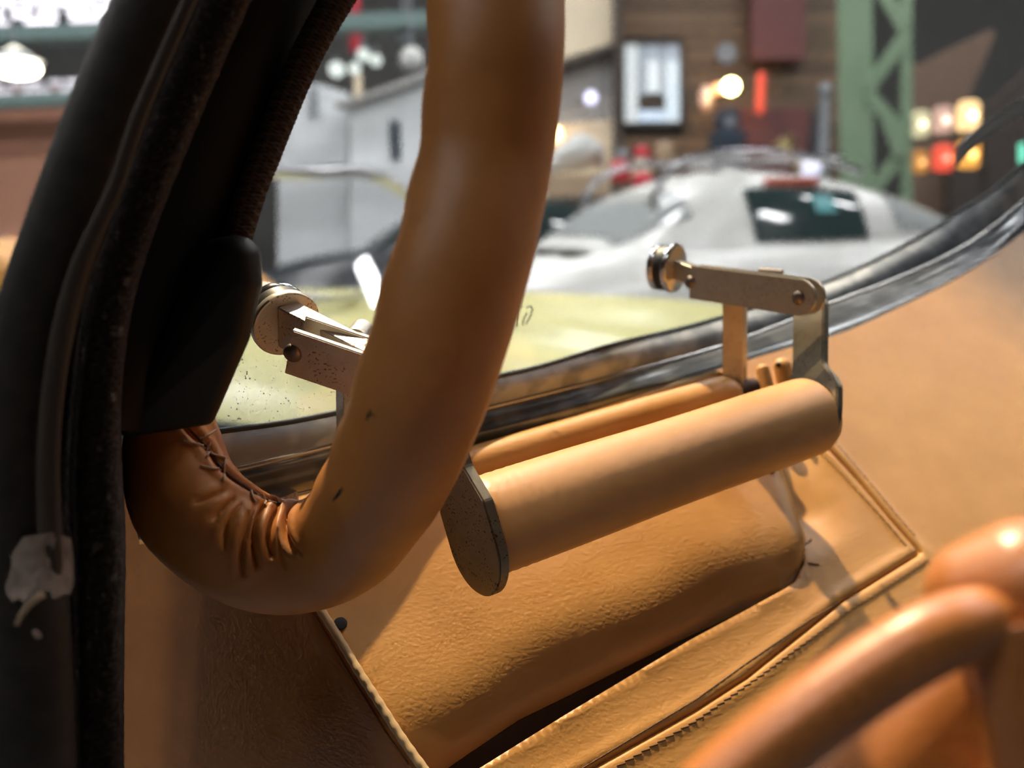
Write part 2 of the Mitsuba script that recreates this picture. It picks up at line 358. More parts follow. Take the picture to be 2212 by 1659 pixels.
# ---- stitches: each thread its own part
st = cyl((-.5, 0, 0), (.5, 0, 0), 1, 8); st = trimesh.creation.capsule(height=1.0, radius=.16, count=[8, 8]); st.apply_translation((0, 0, -.5))
stitch_ply = {b: mikit.ply(st, b, smooth=True) for b in ('thread_brown', 'thread_pale')}
def stitch(parent, a, b, up, bs='thread_brown', fat=1.):
    L = np.linalg.norm(b - a); x, y, z = basis(b - a, up)
    part(parent, 'stitch', stitch_ply[bs] | {'to_world': T(frame4((a + b) / 2, x * .0017 * fat, y * .0017 * fat, z * L))}, None)
def stitch_row(parent, pl, plane, wfun, pitch=.0034, ln=.0025, off=.00012, zig=0.):
    ls = LineString(pl); n = int(ls.length / pitch)
    for i in range(n):
        a = np.array(ls.interpolate(i * pitch).coords[0]); b = np.array(ls.interpolate(i * pitch + ln).coords[0])
        if zig:
            d = unit(b - a); nn = np.array([-d[1], d[0]]); b = b + nn * zig
        q = np.array([a, b]); w = wfun(q) + off
        p = plane.xyz(q, w)
        x = pix(p.mean(0))
        if -40 < x[0] < W + 40 and -40 < x[1] < H + 60: stitch(parent, p[0], p[1], plane.n)
inA = [(1760, 960), (1775, 975), (1840, 1049), (1905, 1122), (1968, 1195)]
outA = [(1800, 955), (1812, 967), (1878, 1045), (1938, 1118), (1996, 1184)]
inB = [(1962, 1211), (1747, 1341), (1620, 1428), (1500, 1514), (1255, 1662), (1150, 1725)]
outB = [(2001, 1214), (1820, 1330), (1640, 1462), (1500, 1560), (1330, 1659), (1200, 1735)]
stitch_row(panel, u_(inA), PF, w_face, .0042, .003)
stitch_row(panel, u_(outA), PF, w_outer, .0042, .003)
stitch_row(panel, u_(inB), PF, w_face)
stitch_row(panel, u_(outB), PF, w_outer, zig=-.0005)
stitch_row(trim, TP.uv([(672, 1310), (757, 1452), (845, 1592), (900, 1670)]), TP, w_trim, .0044, .0034, .0002)
stitch_row(trim, TP.uv([(690, 1322), (775, 1456), (864, 1594), (905, 1660)]), TP, w_trim, .0062, .0024, .0001)

# small marks in the pocket leather
for a, b in (((1742, 1172), (1768, 1152)), ((1757, 1219), (1775, 1222))):
    q = u_([a, b]); stitch(panel, *PF.xyz(q, w_face(q) + .0004), PF.n)

# ================================================================== CURVED WINDOW AND ITS FRAME
_g = CubicSpline([0, 580, 1100, 1430, 1800, 2212, 2500], [4.25, 3.47, 2.79, 2.40, 2.03, 1.69, 1.48])
def ginv(x, y): return _g(x) - .000265 * (np.asarray(y, float) - 650)
def G(x, y, off=0.): return P(x, y, 1 / ginv(x, y) + off)
def curve(px, n, inv, off=0.):
    c = spline(px, n); return np.array([P(x, y, 1 / inv(x, y) + off) for x, y in c]), c
def einv(x, y): return max(PF.inv(x, y), ginv(x, y) * .97)
win = thing('window_1', 'curved side window pane with rubber and bright metal framing', None, kind='structure')
NU = 140
def at_x(px, xs):
    px = np.array(px, float); return np.stack([xs, PchipInterpolator(px[:, 0], px[:, 1])(xs)], -1)
xs = np.linspace(300, 2300, NU)
up_, rd_, ed_ = at_x(U_px, xs), at_x(R_px, xs), at_x(E_px, xs)
Uc = np.array([G(x, y, -.001) for x, y in up_])
Ec = np.array([P(x, y, 1 / einv(x, y) + .001) for x, y in ed_])
Rc = np.array([P(x, y, 1 / (.55 * ginv(x, y) + .45 * einv(x, y)) - .002) for x, y in rd_])
gl = []
for x, y in zip(xs, up_[:, 1]):
    gl.append([G(x, yy) for yy in np.linspace(y + 30, -420, 12)])
part(win, 'pane', grid(np.array(gl)), 'glass', True)
def ribbon(Ca, Cb, bulge, n=9, prof=None):
    "loft from curve a to curve b bulging toward the camera"
    s = np.linspace(0, 1, n); tow = CAM - (Ca + Cb) / 2; tow /= np.linalg.norm(tow, axis=1, keepdims=True)
    h = (np.sin(np.pi * s) if prof is None else prof(s)) * bulge
    return grid(Ca[:, None] * (1 - s)[None, :, None] + Cb[:, None] * s[None, :, None] + tow[:, None] * h[None, :, None])
part(win, 'rubber_gasket', ribbon(Uc, Rc, .004, 13), 'gasket', True, label='grey rubber gasket')
part(win, 'gasket_edge', tube(Uc, .0011, 10), 'black_rubber', True, label='thin black rubber edge')
part(win, 'bright_bead', tube(Rc, .0016, 12), 'frame_bead', True, label='narrow bright bead')
part(win, 'lower_trim', ribbon(Rc, Ec, .005, 15, lambda s: np.sin(np.pi * s) ** .7 - .25 * np.exp(-((s - .45) / .12) ** 2)), 'frame_trim', True, label='dark glossy trim')
part(win, 'edge_bead', tube(Ec, .0009, 10), 'frame_bead', True)
# the frame's reflection in the pane, built as solid strips outside the glass
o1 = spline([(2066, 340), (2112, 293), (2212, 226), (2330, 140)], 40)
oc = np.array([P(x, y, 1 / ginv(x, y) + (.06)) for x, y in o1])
reflection_strip = thing('frame_reflection', 'reflection of the window frame, built as a dull rail curving outside the window at the right', 'reflection_strip')
part(reflection_strip, 'flange', ribbon(oc - .0045 * Up[None], oc + .0045 * Up[None], .0005), 'grey_siding', True)
part(reflection_strip, 'bead', tube(oc + .0045 * Up[None], .0011, 12), 'frame_bead', True)
part(reflection_strip, 'lower_bead', tube(oc - .0050 * Up[None], .0011, 12), 'frame_bead', True)
# mirrored lettering on the outside of the glass
def glyph(strokes):
    out = []
    for s in strokes:
        c = spline([G(x, y, .0007) for x, y in s], 14); out.append(tube(c, .00028, 8))
    return join(out)
let = thing('window_lettering', 'small dark mirrored lettering printed on the side window', 'lettering')
part(let, 'letter', glyph([[(1100, 666), (1112, 663.5), (1128, 662)], [(1117, 668), (1116.5, 688), (1116, 705)]]), 'print_dark', True)
part(let, 'letter', glyph([[(1137, 665), (1144, 661.5), (1149, 665), (1148, 675), (1143, 686), (1136, 700)], [(1137.5, 676), (1132, 686), (1129, 696), (1129.5, 702)]]), 'print_dark', True)
dust = []
for i in range(220):
    x, y = rng.uniform(490, 745), rng.uniform(770, 920)
    r = rng.choice([.00012, .00018, .00028], p=[.6, .3, .1])
    m = trimesh.creation.icosphere(1, r); m.apply_translation(G(x, y, -.0003)); dust.append(m)
for i in range(60):
    x, y = rng.uniform(760, 1900), rng.uniform(0, 600)
    m = trimesh.creation.icosphere(1, .00012); m.apply_translation(G(x, y, -.0003)); dust.append(m)
part(win, 'dust_specks', join(dust), 'dust', True, label='pale dust specks on the glass', kind='stuff')

# ================================================================== LEATHER GRAB HANDLE
hc = [(770, -395, 126), (890, -400, 130), (990, -345, 136), (1048, -250, 142), (1072, -130, 146), (1072, 0, 147), (1069, 150, 148), (1050, 330, 146), (996, 570, 149), (917, 830, 146), (850, 1005, 136), (788, 1112, 125), (697, 1192, 119), (580, 1203, 119), (470, 1148, 121), (402, 1072, 121), (376, 972, 119), (366, 895, 119), (362, 830, 119)]
RH = .016
hp = np.array([P(x, y, RH * F / h) for x, y, h in hc])
NH, MH = 1000, 200
hcen = spline(hp, NH)
sleeve = tube(hcen, RH * np.interp(np.linspace(0, 1, NH), [0, .9, .95, 1], [1, 1, .86, .62]), MH)
def cast(mesh, x, y):
    d = unit(P(x, y, 1.) - CAM)
    loc, _, tri = mesh.ray.intersects_location([CAM], [d], multiple_hits=False)
    if not len(loc): return None
    return loc[0], mesh.face_normals[tri[0]]
def cast_line(mesh, px, n):
    c = spline(px, n) if len(px) > 2 else np.linspace(px[0], px[1], n)
    hit = [cast(mesh, x, y) for x, y in c]
    return np.array([h[0] for h in hit if h is not None]), np.array([h[1] for h in hit if h is not None])
wrinkles = [([(520, 1092), (492, 1130), (483, 1180)], .0008, .0007), ([(535, 1110), (528, 1150), (521, 1210), (523, 1240)], .0012, .0008),
            ([(575, 1085), (553, 1125), (546, 1170), (553, 1220)], .0018, .0008), ([(607, 1078), (590, 1115), (578, 1160), (586, 1200)], .0020, .0009),
            ([(640, 1088), (618, 1110), (617, 1150), (650, 1200)], .0018, .0008), ([(600, 1150), (604, 1190), (615, 1228)], .0005, .0006),
            ([(505, 1078), (480, 1100), (462, 1120)], .0010, .0008), ([(480, 1060), (450, 1075), (425, 1085)], .0008, .0008), ([(550, 1090), (540, 1118), (532, 1165)], .0007, .0007)]
slit = [(402, 918), (436, 955), (448, 968), (470, 1000), (487, 1020), (512, 1040), (545, 1062), (575, 1080), (615, 1086)]
v = np.array(sleeve.vertices); nrm = np.array(sleeve.vertex_normals)
if ((nrm[3000] @ (v[3000] - hcen[3000 // MH])) < 0): nrm = -nrm
off = np.zeros(len(v))
from scipy.spatial import cKDTree
smooth_sleeve = sleeve.copy()
for px, depth, sg in wrinkles:
    c, _ = cast_line(smooth_sleeve, px, 40)
    d, k = cKDTree(c).query(v); fade = np.sin(np.pi * np.clip((k + 3) / (len(c) + 5), 0, 1)) ** .5
    off += -1.5 * depth * fade * np.exp(-(d / (.68 * sg)) ** 2) + .40 * depth * fade * np.exp(-((d - .0022) / .0013) ** 2)
c, _ = cast_line(smooth_sleeve, slit, 70)
d, _k = cKDTree(c).query(v)
off += -.0030 * np.exp(-(d / .0010) ** 2) + .0010 * np.exp(-((d - .0028) / .0016) ** 2)
# gentle unevenness along the far stitched edge and over the whole sleeve
off += (meshkit.fbm(v * 60, 2, 3) - .5) * .0005
off += .00035 * np.sin(np.arange(NH) / NH * 95)[:, None].repeat(MH, 1).ravel()[np.minimum(np.arange(len(v)), NH * MH - 1)] * np.clip((nrm @ -Rt) - .6, 0, 1) * 2.5
sleeve.vertices = v + nrm * off[:, None]
handle = thing('grab_handle', 'curved leather-wrapped grab handle rising across the window from the black pillar', 'grab handle')
part(handle, 'leather_sleeve', sleeve, 'leather_sleeve', True)
_c, _n = cast_line(sleeve, slit, 60)
part(handle, 'seam_gap', tube(_c - _n * .0002, .0007 * np.sin(np.linspace(.2, np.pi - .2, len(_c))) ** .5, 10), 'leather_dark', True, label='dark open seam under the lacing')
def thread(parent, px, r=.00032, bs='thread_pale', name='lacing', lift=.0006):
    c, n = cast_line(sleeve, px, 10)
    part(parent, name, tube(c + n * lift, r, 8), bs, True)
for px in ([(434, 946), (448, 940), (462, 930)], [(398, 954), (420, 960), (445, 968)], [(455, 955), (450, 970), (446, 988)], [(432, 1008), (455, 1012), (480, 1016)],
           [(486, 990), (486, 1008), (482, 1040)], [(540, 1060), (545, 1075), (552, 1086)], [(566, 1068), (571, 1080), (576, 1092)], [(592, 1074), (597, 1084), (600, 1092)], [(452, 976), (470, 985), (488, 992)]):
    thread(handle, px, label_ := .0003)
for px, w_ in (([(800, 882), (797, 895), (791, 910)], .0005), ([(797, 893), (806, 897), (812, 901)], .0003), ([(741, 1053), (730, 1068), (718, 1083)], .0006)):
    c, n = cast_line(sleeve, px, 12); rr = w_ * np.sin(np.linspace(.15, np.pi - .15, len(c)))
    part(handle, 'crack', tube(c - n * .00005, rr, 8, ref=n, flat=.5), 'crack', True, label='dark crack in the leather')

# black cover over the handle's foot
cap_pts = [(P(512, 560, .232), .0062), (P(470, 566, .238), .0062), (P(424, 620, .245), .005), (P(520, 610, .232), .0055), (P(503, 720, .235), .0045), (P(440, 893, .243), .0033), (P(281, 910, .240), .0042), (P(345, 690, .25), .006), (P(300, 800, .25), .005)]
cap = to_tri(hull([p for p, r in cap_pts], [r for p, r in cap_pts], 40))
part(handle, 'foot_cover', cap, 'black_cap', 30, label='black rounded cover')

# ================================================================== BLACK PILLAR
pil = thing('door_pillar', 'black window pillar with rubber seal, felt strip and woven edging at left', 'pillar')
def sp(pts, n=90):
    pts = np.array(pts, float); y = np.linspace(pts[0, 0], pts[-1, 0], n)
    return np.stack([CubicSpline(pts[:, 0], pts[:, k])(y) if k == 1 else PchipInterpolator(pts[:, 0], pts[:, k])(y) for k in range(1, pts.shape[1])], -1), y
sc, sy = sp([(-600, 612, 74), (-380, 508, 76), (-150, 405, 77), (0, 336, 77), (160, 266, 77), (330, 199, 78), (480, 145, 78), (640, 92, 80), (834, 50, 82), (1000, 35, 84), (1200, 45, 86), (1450, 60, 88), (1800, 66, 90)], 130)
seal_c = np.array([P(x, y, .200) for (x, h), y in zip(sc, sy)])
seal = tube(seal_c, sc[:, 1] / F * .200, 40, flat=.8)
part(pil, 'rubber_seal', seal, 'rubber', True, label='thick black rubber seal')
rc, ry = sp([(-600, 690), (-380, 586), (-150, 478), (0, 408), (160, 338), (285, 287), (400, 250), (545, 184), (689, 140), (834, 116), (1000, 104), (1180, 108), (1290, 110)], 90)
part(pil, 'seal_lip', tube(np.array([P(x[0], y, .195) for x, y in zip(rc, ry)]), np.interp(ry, [-150, 400, 700, 1200], [13, 16, 22, 24]) / F * .195, 14, flat=.6), 'rubber_lip', True, label='brownish lip of the seal')
ys = [-600, -380, -150, 0, 150, 300, 430, 530, 650, 800, 930, 1050, 1150, 1300, 1500, 1800]
gro = [700, 600, 490, (424), (357), (297), (250), (214), (178), (158), (150), (146), (150), (150), (150), (150)]
fl = [845, 735, 620, (545), (478), (415), (362), (325), (290), (268), (262), (266), (271), (270), (268), (267)]
wi = [960, 850, 740, (688), (640), (590), (545), (510), (470), (400), (330)]
yy = np.linspace(-600, 1800, 190)
g_, f_ = CubicSpline(ys, gro)(yy), CubicSpline(ys, fl)(yy)
fe = []
for y, a, b in zip(yy, g_, f_):
    row = []
    for s in np.linspace(-.25, 1, 22):
        x = a + s * (b - a); bulge = .006 * (1 - (2 * max(s, 0) - 1) ** 4)
        row.append(P(x, y, .216 - bulge * (s >= 0) + (.012 if s > .97 else 0) + .02 * max(-s, 0)))
    row.append(P(b, y, .26)); fe.append(row)
fe = np.array(fe)
fe += (meshkit.fbm(fe * 900, 2, 5)[..., None] - .5) * .0011 * (-Fw)
part(pil, 'felt_strip', grid(fe), 'felt', True, label='worn dark felt strip')
co = np.array([[P(x_ - h_ * .6, y_, .206), P(x_ + h_ * .2, y_, .216), P(g0 + .3 * (f0 - g0), y_, .228), P(f0 - 6, y_, .262), P(g0, y_, .30), P(x_ - h_ * .4, y_, .24), P(x_ - h_ * .6, y_, .206)] for (x_, h_), y_, g0, f0 in zip(sc, sy, CubicSpline(ys, gro)(sy), CubicSpline(ys, fl)(sy))])
part(pil, 'core', grid(co), 'black_trim', 40, label='black core of the pillar behind the seal')
yf = np.linspace(-600, 930, 100); wf = PchipInterpolator(ys[:11], wi)(yf); ff = CubicSpline(ys, fl)(yf)
fa = [[P(a + s * (b - a), y, .229 + .018 * s - .003 * math.sin(math.pi * s)) for s in np.linspace(-.05, 1, 12)] for y, a, b in zip(yf, ff, wf)]
part(pil, 'fascia', grid(np.array(fa)), 'black_trim', True)
wc = spline([(1100, -600), (968, -380), (845, -150), (752, 0), (672, 150), (611, 300), (562, 430), (536, 520), (505, 620)], 340)
wcp = np.array([P(x - 24, y, .241) for x, y in wc])
wt, we1, we2 = frames(wcp)
th = np.linspace(0, 2 * np.pi, 33)
twist = .0004 * np.maximum(np.sin(np.arange(340)[:, None] * 1.05 + 3 * th[None]), np.sin(np.arange(340)[:, None] * 1.05 - 3 * th[None]))
wr = np.interp(np.arange(340), [0, 339], [.0046, .0035])[:, None] + twist
wpts = wcp[:, None] + wr[..., None] * (np.cos(th)[None, :, None] * we1[:, None] + np.sin(th)[None, :, None] * we2[:, None])
uvw = np.stack(np.meshgrid(np.linspace(0, 1, 340), th / (2 * np.pi), indexing='ij'), -1).reshape(-1, 2)
part(pil, 'woven_edging', grid(wpts), 'woven', True, uv=uvw, label='woven cloth edging')
# unseen block added behind the pillar to shade the handle bend and trim
ys2 = np.linspace(-300, 520, 40); wx = CubicSpline(wc[:, 1], wc[:, 0])(np.clip(ys2, -600, 620)); wx = np.minimum(wx, 790)
lx = np.interp(ys2, [-600, -420, -150, 0, 160, 330, 480, 640], [510, 430, 270, 220, 165, 105, 55, 0]) + 40
ob = np.array([[P(l_, y, .285), P(l_ + .5 * (w_ - 330 - l_), y, .275), P(w_ - 330, y, .285), P(w_ - 335, y, .345), P(w_ - 335, y, .40), P(l_ + 10, y, .41), P(l_, y, .285)] for y, l_, w_ in zip(ys2, lx, wx)])
part(pil, 'shade_body', grid(ob), 'black_paint', 40, label='unseen black block added behind the pillar for shade')
# torn cloth at the seal's end
seal_cast = lambda x, y: cast(seal, x, y)
jag = [(16, 1215), (10, 1250), (14, 1285), (28, 1300), (40, 1292), (52, 1302), (62, 1290), (72, 1296), (86, 1286), (92, 1278), (108, 1276), (114, 1293), (126, 1290), (138, 1283), (148, 1284), (155, 1262), (154, 1215), (150, 1165), (110, 1150), (50, 1160), (30, 1190)]
poly = Polygon(jag); b = np.array(shapely.segmentize(poly.exterior, 4).coords)[:-1]
gx, gy = np.meshgrid(np.arange(8, 158, 6), np.arange(1150, 1304, 6)); gg = np.stack([gx.ravel(), gy.ravel()], -1).astype(float)
gg = gg[shapely.contains_xy(poly.buffer(-3), gg[:, 0], gg[:, 1])]
pp = np.vstack([b, gg]); tri = Delaunay(pp).simplices; ce = pp[tri].mean(1); tri = tri[shapely.contains_xy(poly, ce[:, 0], ce[:, 1])]
vv = np.array([P(x, y, .1925 + .006 * ((x - 60) / 95) ** 2 - .002 * max(0, (y - 1230) / 70) - .0006 * meshkit.noise(np.array([x * .06, y * .06, 1.]))) for x, y in pp])
tm = trimesh.Trimesh(np.vstack([vv, vv + Fw * .0009]), np.vstack([tri, tri[:, ::-1] + len(vv)]), process=False)
part(pil, 'torn_cloth', tm, 'torn_cloth', True, label='torn pale cloth at the end of the seal')
part(pil, 'curled_shred', tube(spline([P(92, 1283, .191), P(70, 1300, .189), P(48, 1325, .190), P(36, 1350, .192)], 20), np.linspace(.0009, .0005, 20), 10, flat=.5), 'tan_card', True, label='curled tan shred of cloth')
part(pil, 'lint', to_tri(hull([P(76, 1366, .191), P(82, 1374, .191)], [.0006, .0007], 12)), 'torn_cloth', True)

# ================================================================== WINDOW OPENING LEVER
lev = thing('window_lever', 'leather-covered window opening bar with metal end plates, links and knobs', 'window lever')
BL, BR = P(1075, 1128, .275), P(1793, 883, .358)
ax = unit(BR - BL); BL, BR = BL - ax * .0073, BR - ax * .0115; gup = unit(P(1735, 640, .365) - BR); gup = unit(gup - ax * (gup @ ax)); hv = np.cross(ax, gup)
if hv @ Fw > 0: hv = -hv
RB = .0155
nb = 120; s = np.linspace(0, 1, nb)
bc = BL[None] * (1 - s)[:, None] + BR[None] * s[:, None]
rb = RB * (1 + .012 * np.sin(s * 9)) - .0012 * np.exp(-((s - 1) / .012) ** 2) - .0008 * np.exp(-(s / .01) ** 2)
part(lev, 'leather_bar', tube(bc, rb, 56, ref=gup, disp=lambda a, t: .00012 * np.sin(a * 260 + 2 * np.sin(t)) * np.exp(-((a - .06) / .07) ** 2)), 'leather_bar', True, label='round leather-covered grip')
def plate(top, neck_w, low):
    "paddle in (h, g) about the bar's end: straight sides, round foot, narrowing to an arm"
    r = .0156
    foot = LineString([(0, .004), (0, -low)]).buffer(r, 32)
    neck = Polygon([(-r, 0), (r, 0), (r, .008), (neck_w / 2, .019), (neck_w / 2, top), (-neck_w / 2, top), (-neck_w / 2, .019), (-r, .008)])
    head = shapely.geometry.Point(0, top).buffer(neck_w / 2, 24)
    body = shapely.union_all([foot, neck, head]).buffer(.004).buffer(-.008).buffer(.004)
    return to_tri_bevel(body, .0036)
def to_tri_bevel(poly, t, bev=.0005):
    a = trimesh.creation.extrude_polygon(poly.simplify(.00005), t - 2 * bev, engine='earcut'); a.apply_translation((0, 0, bev))
    b = trimesh.creation.extrude_polygon(poly.buffer(-bev).simplify(.00005), t, engine='earcut')
    return trimesh.util.concatenate([a, b])
MLp = frame4(BL - ax * .0036, hv, gup, ax)
topL = .058
part(lev, 'end_plate', moved(plate(topL, .019, .0045), MLp), 'plate_metal', False, label='dark pitted metal end plate')
gR = unit(P(1757, 640, .372) - BR); xR = unit(np.cross(gR, np.cross(hv, gR))); MRp = frame4(BR + ax * .0006, xR, gR, np.cross(xR, gR))
part(lev, 'end_plate', moved(plate(.045, .0165, .001), MRp), 'plate_metal', False, label='brown metal end plate')
# links
def link(pa, pb, hgt, thick, up, mk, rivets, flare=0.):
    d = unit(pb - pa); out = unit(np.cross(d, up));  L = np.linalg.norm(pb - pa)
    if out @ Fw > 0: out = -out
    u2 = unit(np.cross(out, d));  u2 = u2 if u2 @ Up > 0 else -u2
    poly = shapely.union_all([LineString([(0, 0), (L, 0)]).buffer(hgt / 2, cap_style='flat'), LineString([(L - .001, 0), (L, 0)]).buffer(hgt / 2)])
    M = frame4(pa, d, u2, np.cross(d, u2))
    key = part(lev, 'link', moved(to_tri_bevel(poly, .0022, .0003), M @ T_(0, 0, thick / 2 - .0022)), mk, False, label='flat metal link')
    part(lev, 'link', moved(to_tri_bevel(poly, .0022, .0003), M @ T_(0, 0, -thick / 2)), mk, False)
    for r_ in rivets:
        c = pa + d * r_; o = np.cross(d, u2); o = o if o @ Fw < 0 else -o
        dome = trimesh.creation.revolve(np.array([(0, .0013), (.0013, .00115), (.0024, .0007), (.0029, 0), (.0029, -.001), (0, -.001)]), sections=24)
        part(lev, 'rivet', moved(dome, frame4(c + o * (thick / 2), *basis(o, u2))), 'rivet_metal', 40, label='domed rivet head')
    return d, u2, np.cross(d, u2)
def T_(x, y, z):
    M = np.eye(4); M[:3, 3] = (x, y, z); return M
def knob(center, axis, r, mk, step=(.0, .0035, .0085, .0125)):
    "two chrome flanges with a rubber grommet between; axis points from the glass to the viewer"
    a = unit(axis)
    k = part(lev, 'knob', cyl(center - a * .0032, center, r, 48, .0009), mk, 40, label='round metal knob flange')
    part(k, 'rubber_washer', cyl(center - a * .0075, center - a * .0030, r * .92, 48, .0005), 'black_rubber', 40, label='black rubber washer')
    part(k, 'rear_flange', cyl(center - a * .0105, center - a * .0073, r * .93, 48, .0009), 'chrome', 40, label='bright rear flange')
K1, K1a = P(621, 702, .282), P(621, 702, .282) - P(584, 670, .295)
K2, K2a = P(1462, 580, .405), P(1462, 580, .405) - P(1425, 566, .424)
K1a = .58 * Rt - .50 * Up - .64 * Fw; K2a = .80 * Rt - .14 * Up - .58 * Fw
knob(K1, K1a, .0113, 'nickel'); knob(K2, K2a, .0112, 'chrome')
up1 = unit(unit(P(640, 690, .27) - P(650, 800, .27)) - .5 * Fw)
La, Lb = P(640, 742, .268), P(905, 832, .268)
part(lev, 'stem', beam(K1 - unit(K1a) * .001, La + unit(Lb - La) * .026, .0072, .0148, up1, .0006), 'nickel', 30, label='bright wedge-shaped stem')
d1, u1, o1 = link(La, Lb, .0150, .0125, up1, 'nickel', [.0012])
part(lev, 'roller', cyl(P(776, 722, .2745) - o1 * .004, P(776, 722, .2745) + o1 * .004, .0036, 28, .0004), 'nickel', 40)
pivL = BL + gup * topL
part(lev, 'hidden_arm', beam(Lb - d1 * .004, pivL - ax * .001, .004, .011, up1, .0005), 'nickel', 30)
La2, Lb2 = P(1503, 608, .396), P(1737, 641, .356)
up2 = unit(unit(P(1620, 590, .38) - P(1625, 665, .38)) - .16 * Fw)
part(lev, 'stem', beam(K2 - unit(K2a) * .001, La2 + unit(Lb2 - La2) * .012, .0062, .0085, up2, .0006), 'nickel_clean', 30)
link(La2, Lb2, .0146, .0085, up2, 'nickel_clean', [.0, np.linalg.norm(Lb2 - La2)])
part(lev, 'crossbar', cyl(P(1640, 585, .392), P(1690, 590, .386), .0016, 16), 'rivet_metal', 40)
# posts down to the pivot roll
p1a, p1b = P(756, 800, .284), P(757, 960, .292)
part(lev, 'post', beam(p1a, p1b, .0072, .0072, hv, .0004), 'nickel', 20, label='square metal post')
p2a, p2b = P(1588, 640, .387), P(1587, 835, .396)
part(lev, 'post', beam(p2a, p2b, .0094, .0062, -.5 * hv + ax * .9, .0004), 'nickel_clean', 20, label='square metal post')
# pivot roll in leather behind the bar
rollc = spline([P(800, 1075, .330), P(1045, 1003, .346), P(1200, 957, .360), P(1400, 899, .376), P(1590, 846, .393)], 90)
sr = np.linspace(0, 1, 90)
part(lev, 'leather_roll', tube(rollc, .0082 - .0012 * np.exp(-((sr - .36) / .06) ** 2) * 0 - .003 * np.exp(-((sr - 1) / .018) ** 2), 36), 'leather', True, label='leather-covered pivot roll')
part(lev, 'roll_pin', cyl(rollc[-1], rollc[-1] + unit(rollc[-1] - rollc[-5]) * .011, .0042, 24, .0008), 'leather_dark', 40, label='dark metal pin at the roll end')
part(lev, 'leather_tab', hull([P(1648, 800, .405), P(1662, 850, .402)], [.003, .003]), 'leather', 40)
part(lev, 'leather_tab', hull([P(1690, 792, .412), P(1702, 850, .41)], [.0042, .0042]), 'leather', 40)
part(lev, 'screw', moved(trimesh.creation.icosphere(2, .0014), T_(*P(1681, 788, .4065))), 'black_cap', True)
# round mount at the roll's other end, inside the handle's bend
part(lev, 'mount_disc', cyl(P(575, 1085, .318), P(572, 1082, .310), .0115, 36, .0008), 'nickel', 40, label='round metal mount')

# ================================================================== SEAT CORNER IN THE FOREGROUND
seat = thing('car_seat', 'blurred glossy brown leather seat corner in the foreground at lower right', 'seat')
SD = .125
rl = spline([P(1470, 1800, SD), P(1650, 1625, SD), P(1800, 1512, SD), P(1930, 1425, SD), P(2030, 1372, SD), P(2120, 1350, SD + .004), P(2210, 1360, SD + .012)], 60)
part(seat, 'front_roll', tube(rl, np.r_[np.linspace(.0056, .0052, 40), np.linspace(.0052, .0058, 20)], 36), 'leather_seat', True)
part(seat, 'shoulder', to_tri(hull([P(2125, 1285, .137), P(2230, 1270, .134), P(2330, 1300, .132), P(2300, 1420, .137)], [.0085, .0105, .0105, .010], 48)), 'leather_seat', True)
part(seat, 'cushion', to_tri(hull([P(2060, 1520, .148), P(2200, 1430, .152), P(2300, 1750, .14), P(1780, 1800, .142), P(1900, 1600, .148)], [.012, .012, .012, .012, .012], 48)), 'leather_seat', True)
part(seat, 'side_roll', tube(spline([P(2165, 1345, .128), P(2185, 1450, .127), P(2210, 1580, .127), P(2240, 1800, .127)], 40), .0055, 32), 'leather_seat', True)

# ================================================================== THE HALL OUTSIDE
FB = 12.0                                                                   # distance of the far facade
def emit(rgb, weight=.02): return {'emitter': {'type': 'area', 'sampling_weight': float(weight), 'radiance': {'type': 'rgb', 'value': list(map(float, rgb))}}}
def slab(name, c, s, bs, label, **k): return solo(name, moved(box(*s), T_(*c)), bs, label, None, False, kind='structure', **k)
slab('floor', (1, 3.5, -.05), (22, 22, .1), 'floor_m', 'dark concrete hall floor')
slab('ceiling', (1, 3.5, 6.55), (22, 22, .1), 'ceil_m', 'dark hall ceiling')
slab('wall_back', (1, 14.05, 3.2), (22, .1, 6.6), 'dark_wall', 'dark far wall of the hall')
slab('wall_front', (1, -7.55, 3.2), (22, .1, 6.6), 'dark_wall', 'dark wall behind the car')
slab('wall_left', (-10.05, 3.5, 3.2), (.1, 22, 6.6), 'dark_wall', 'dark left wall of the hall')
slab('wall_right', (12.05, 3.5, 3.2), (.1, 22, 6.6), 'dark_wall', 'dark right wall of the hall')
for ix, x in enumerate((-6, -2.6, .8, 4.2, 7.6)):
    for iy, y in enumerate((-1.8, 2.0, 4.6, 7.2, 9.8)):
        if y < 0 and ix not in (0, 1): continue
        t = thing('ceiling_lamp', f"long white lamp under the hall ceiling, {('first', 'second', 'third', 'fourth', 'fifth')[ix]} from the left in the {('nearest', 'second', 'third', 'fourth', 'farthest')[iy]} row", 'lamp', 'lamps under the hall ceiling')
        part(t, 'housing', moved(box(1.7, .34, .08, .01), T_(x, y, 6.2)), 'grey_dull')
        part(t, 'diffuser', moved(box(1.6, .28, .02), T_(x, y, 6.155)), 'white_cloth', False, **emit(CEIL, 1.))
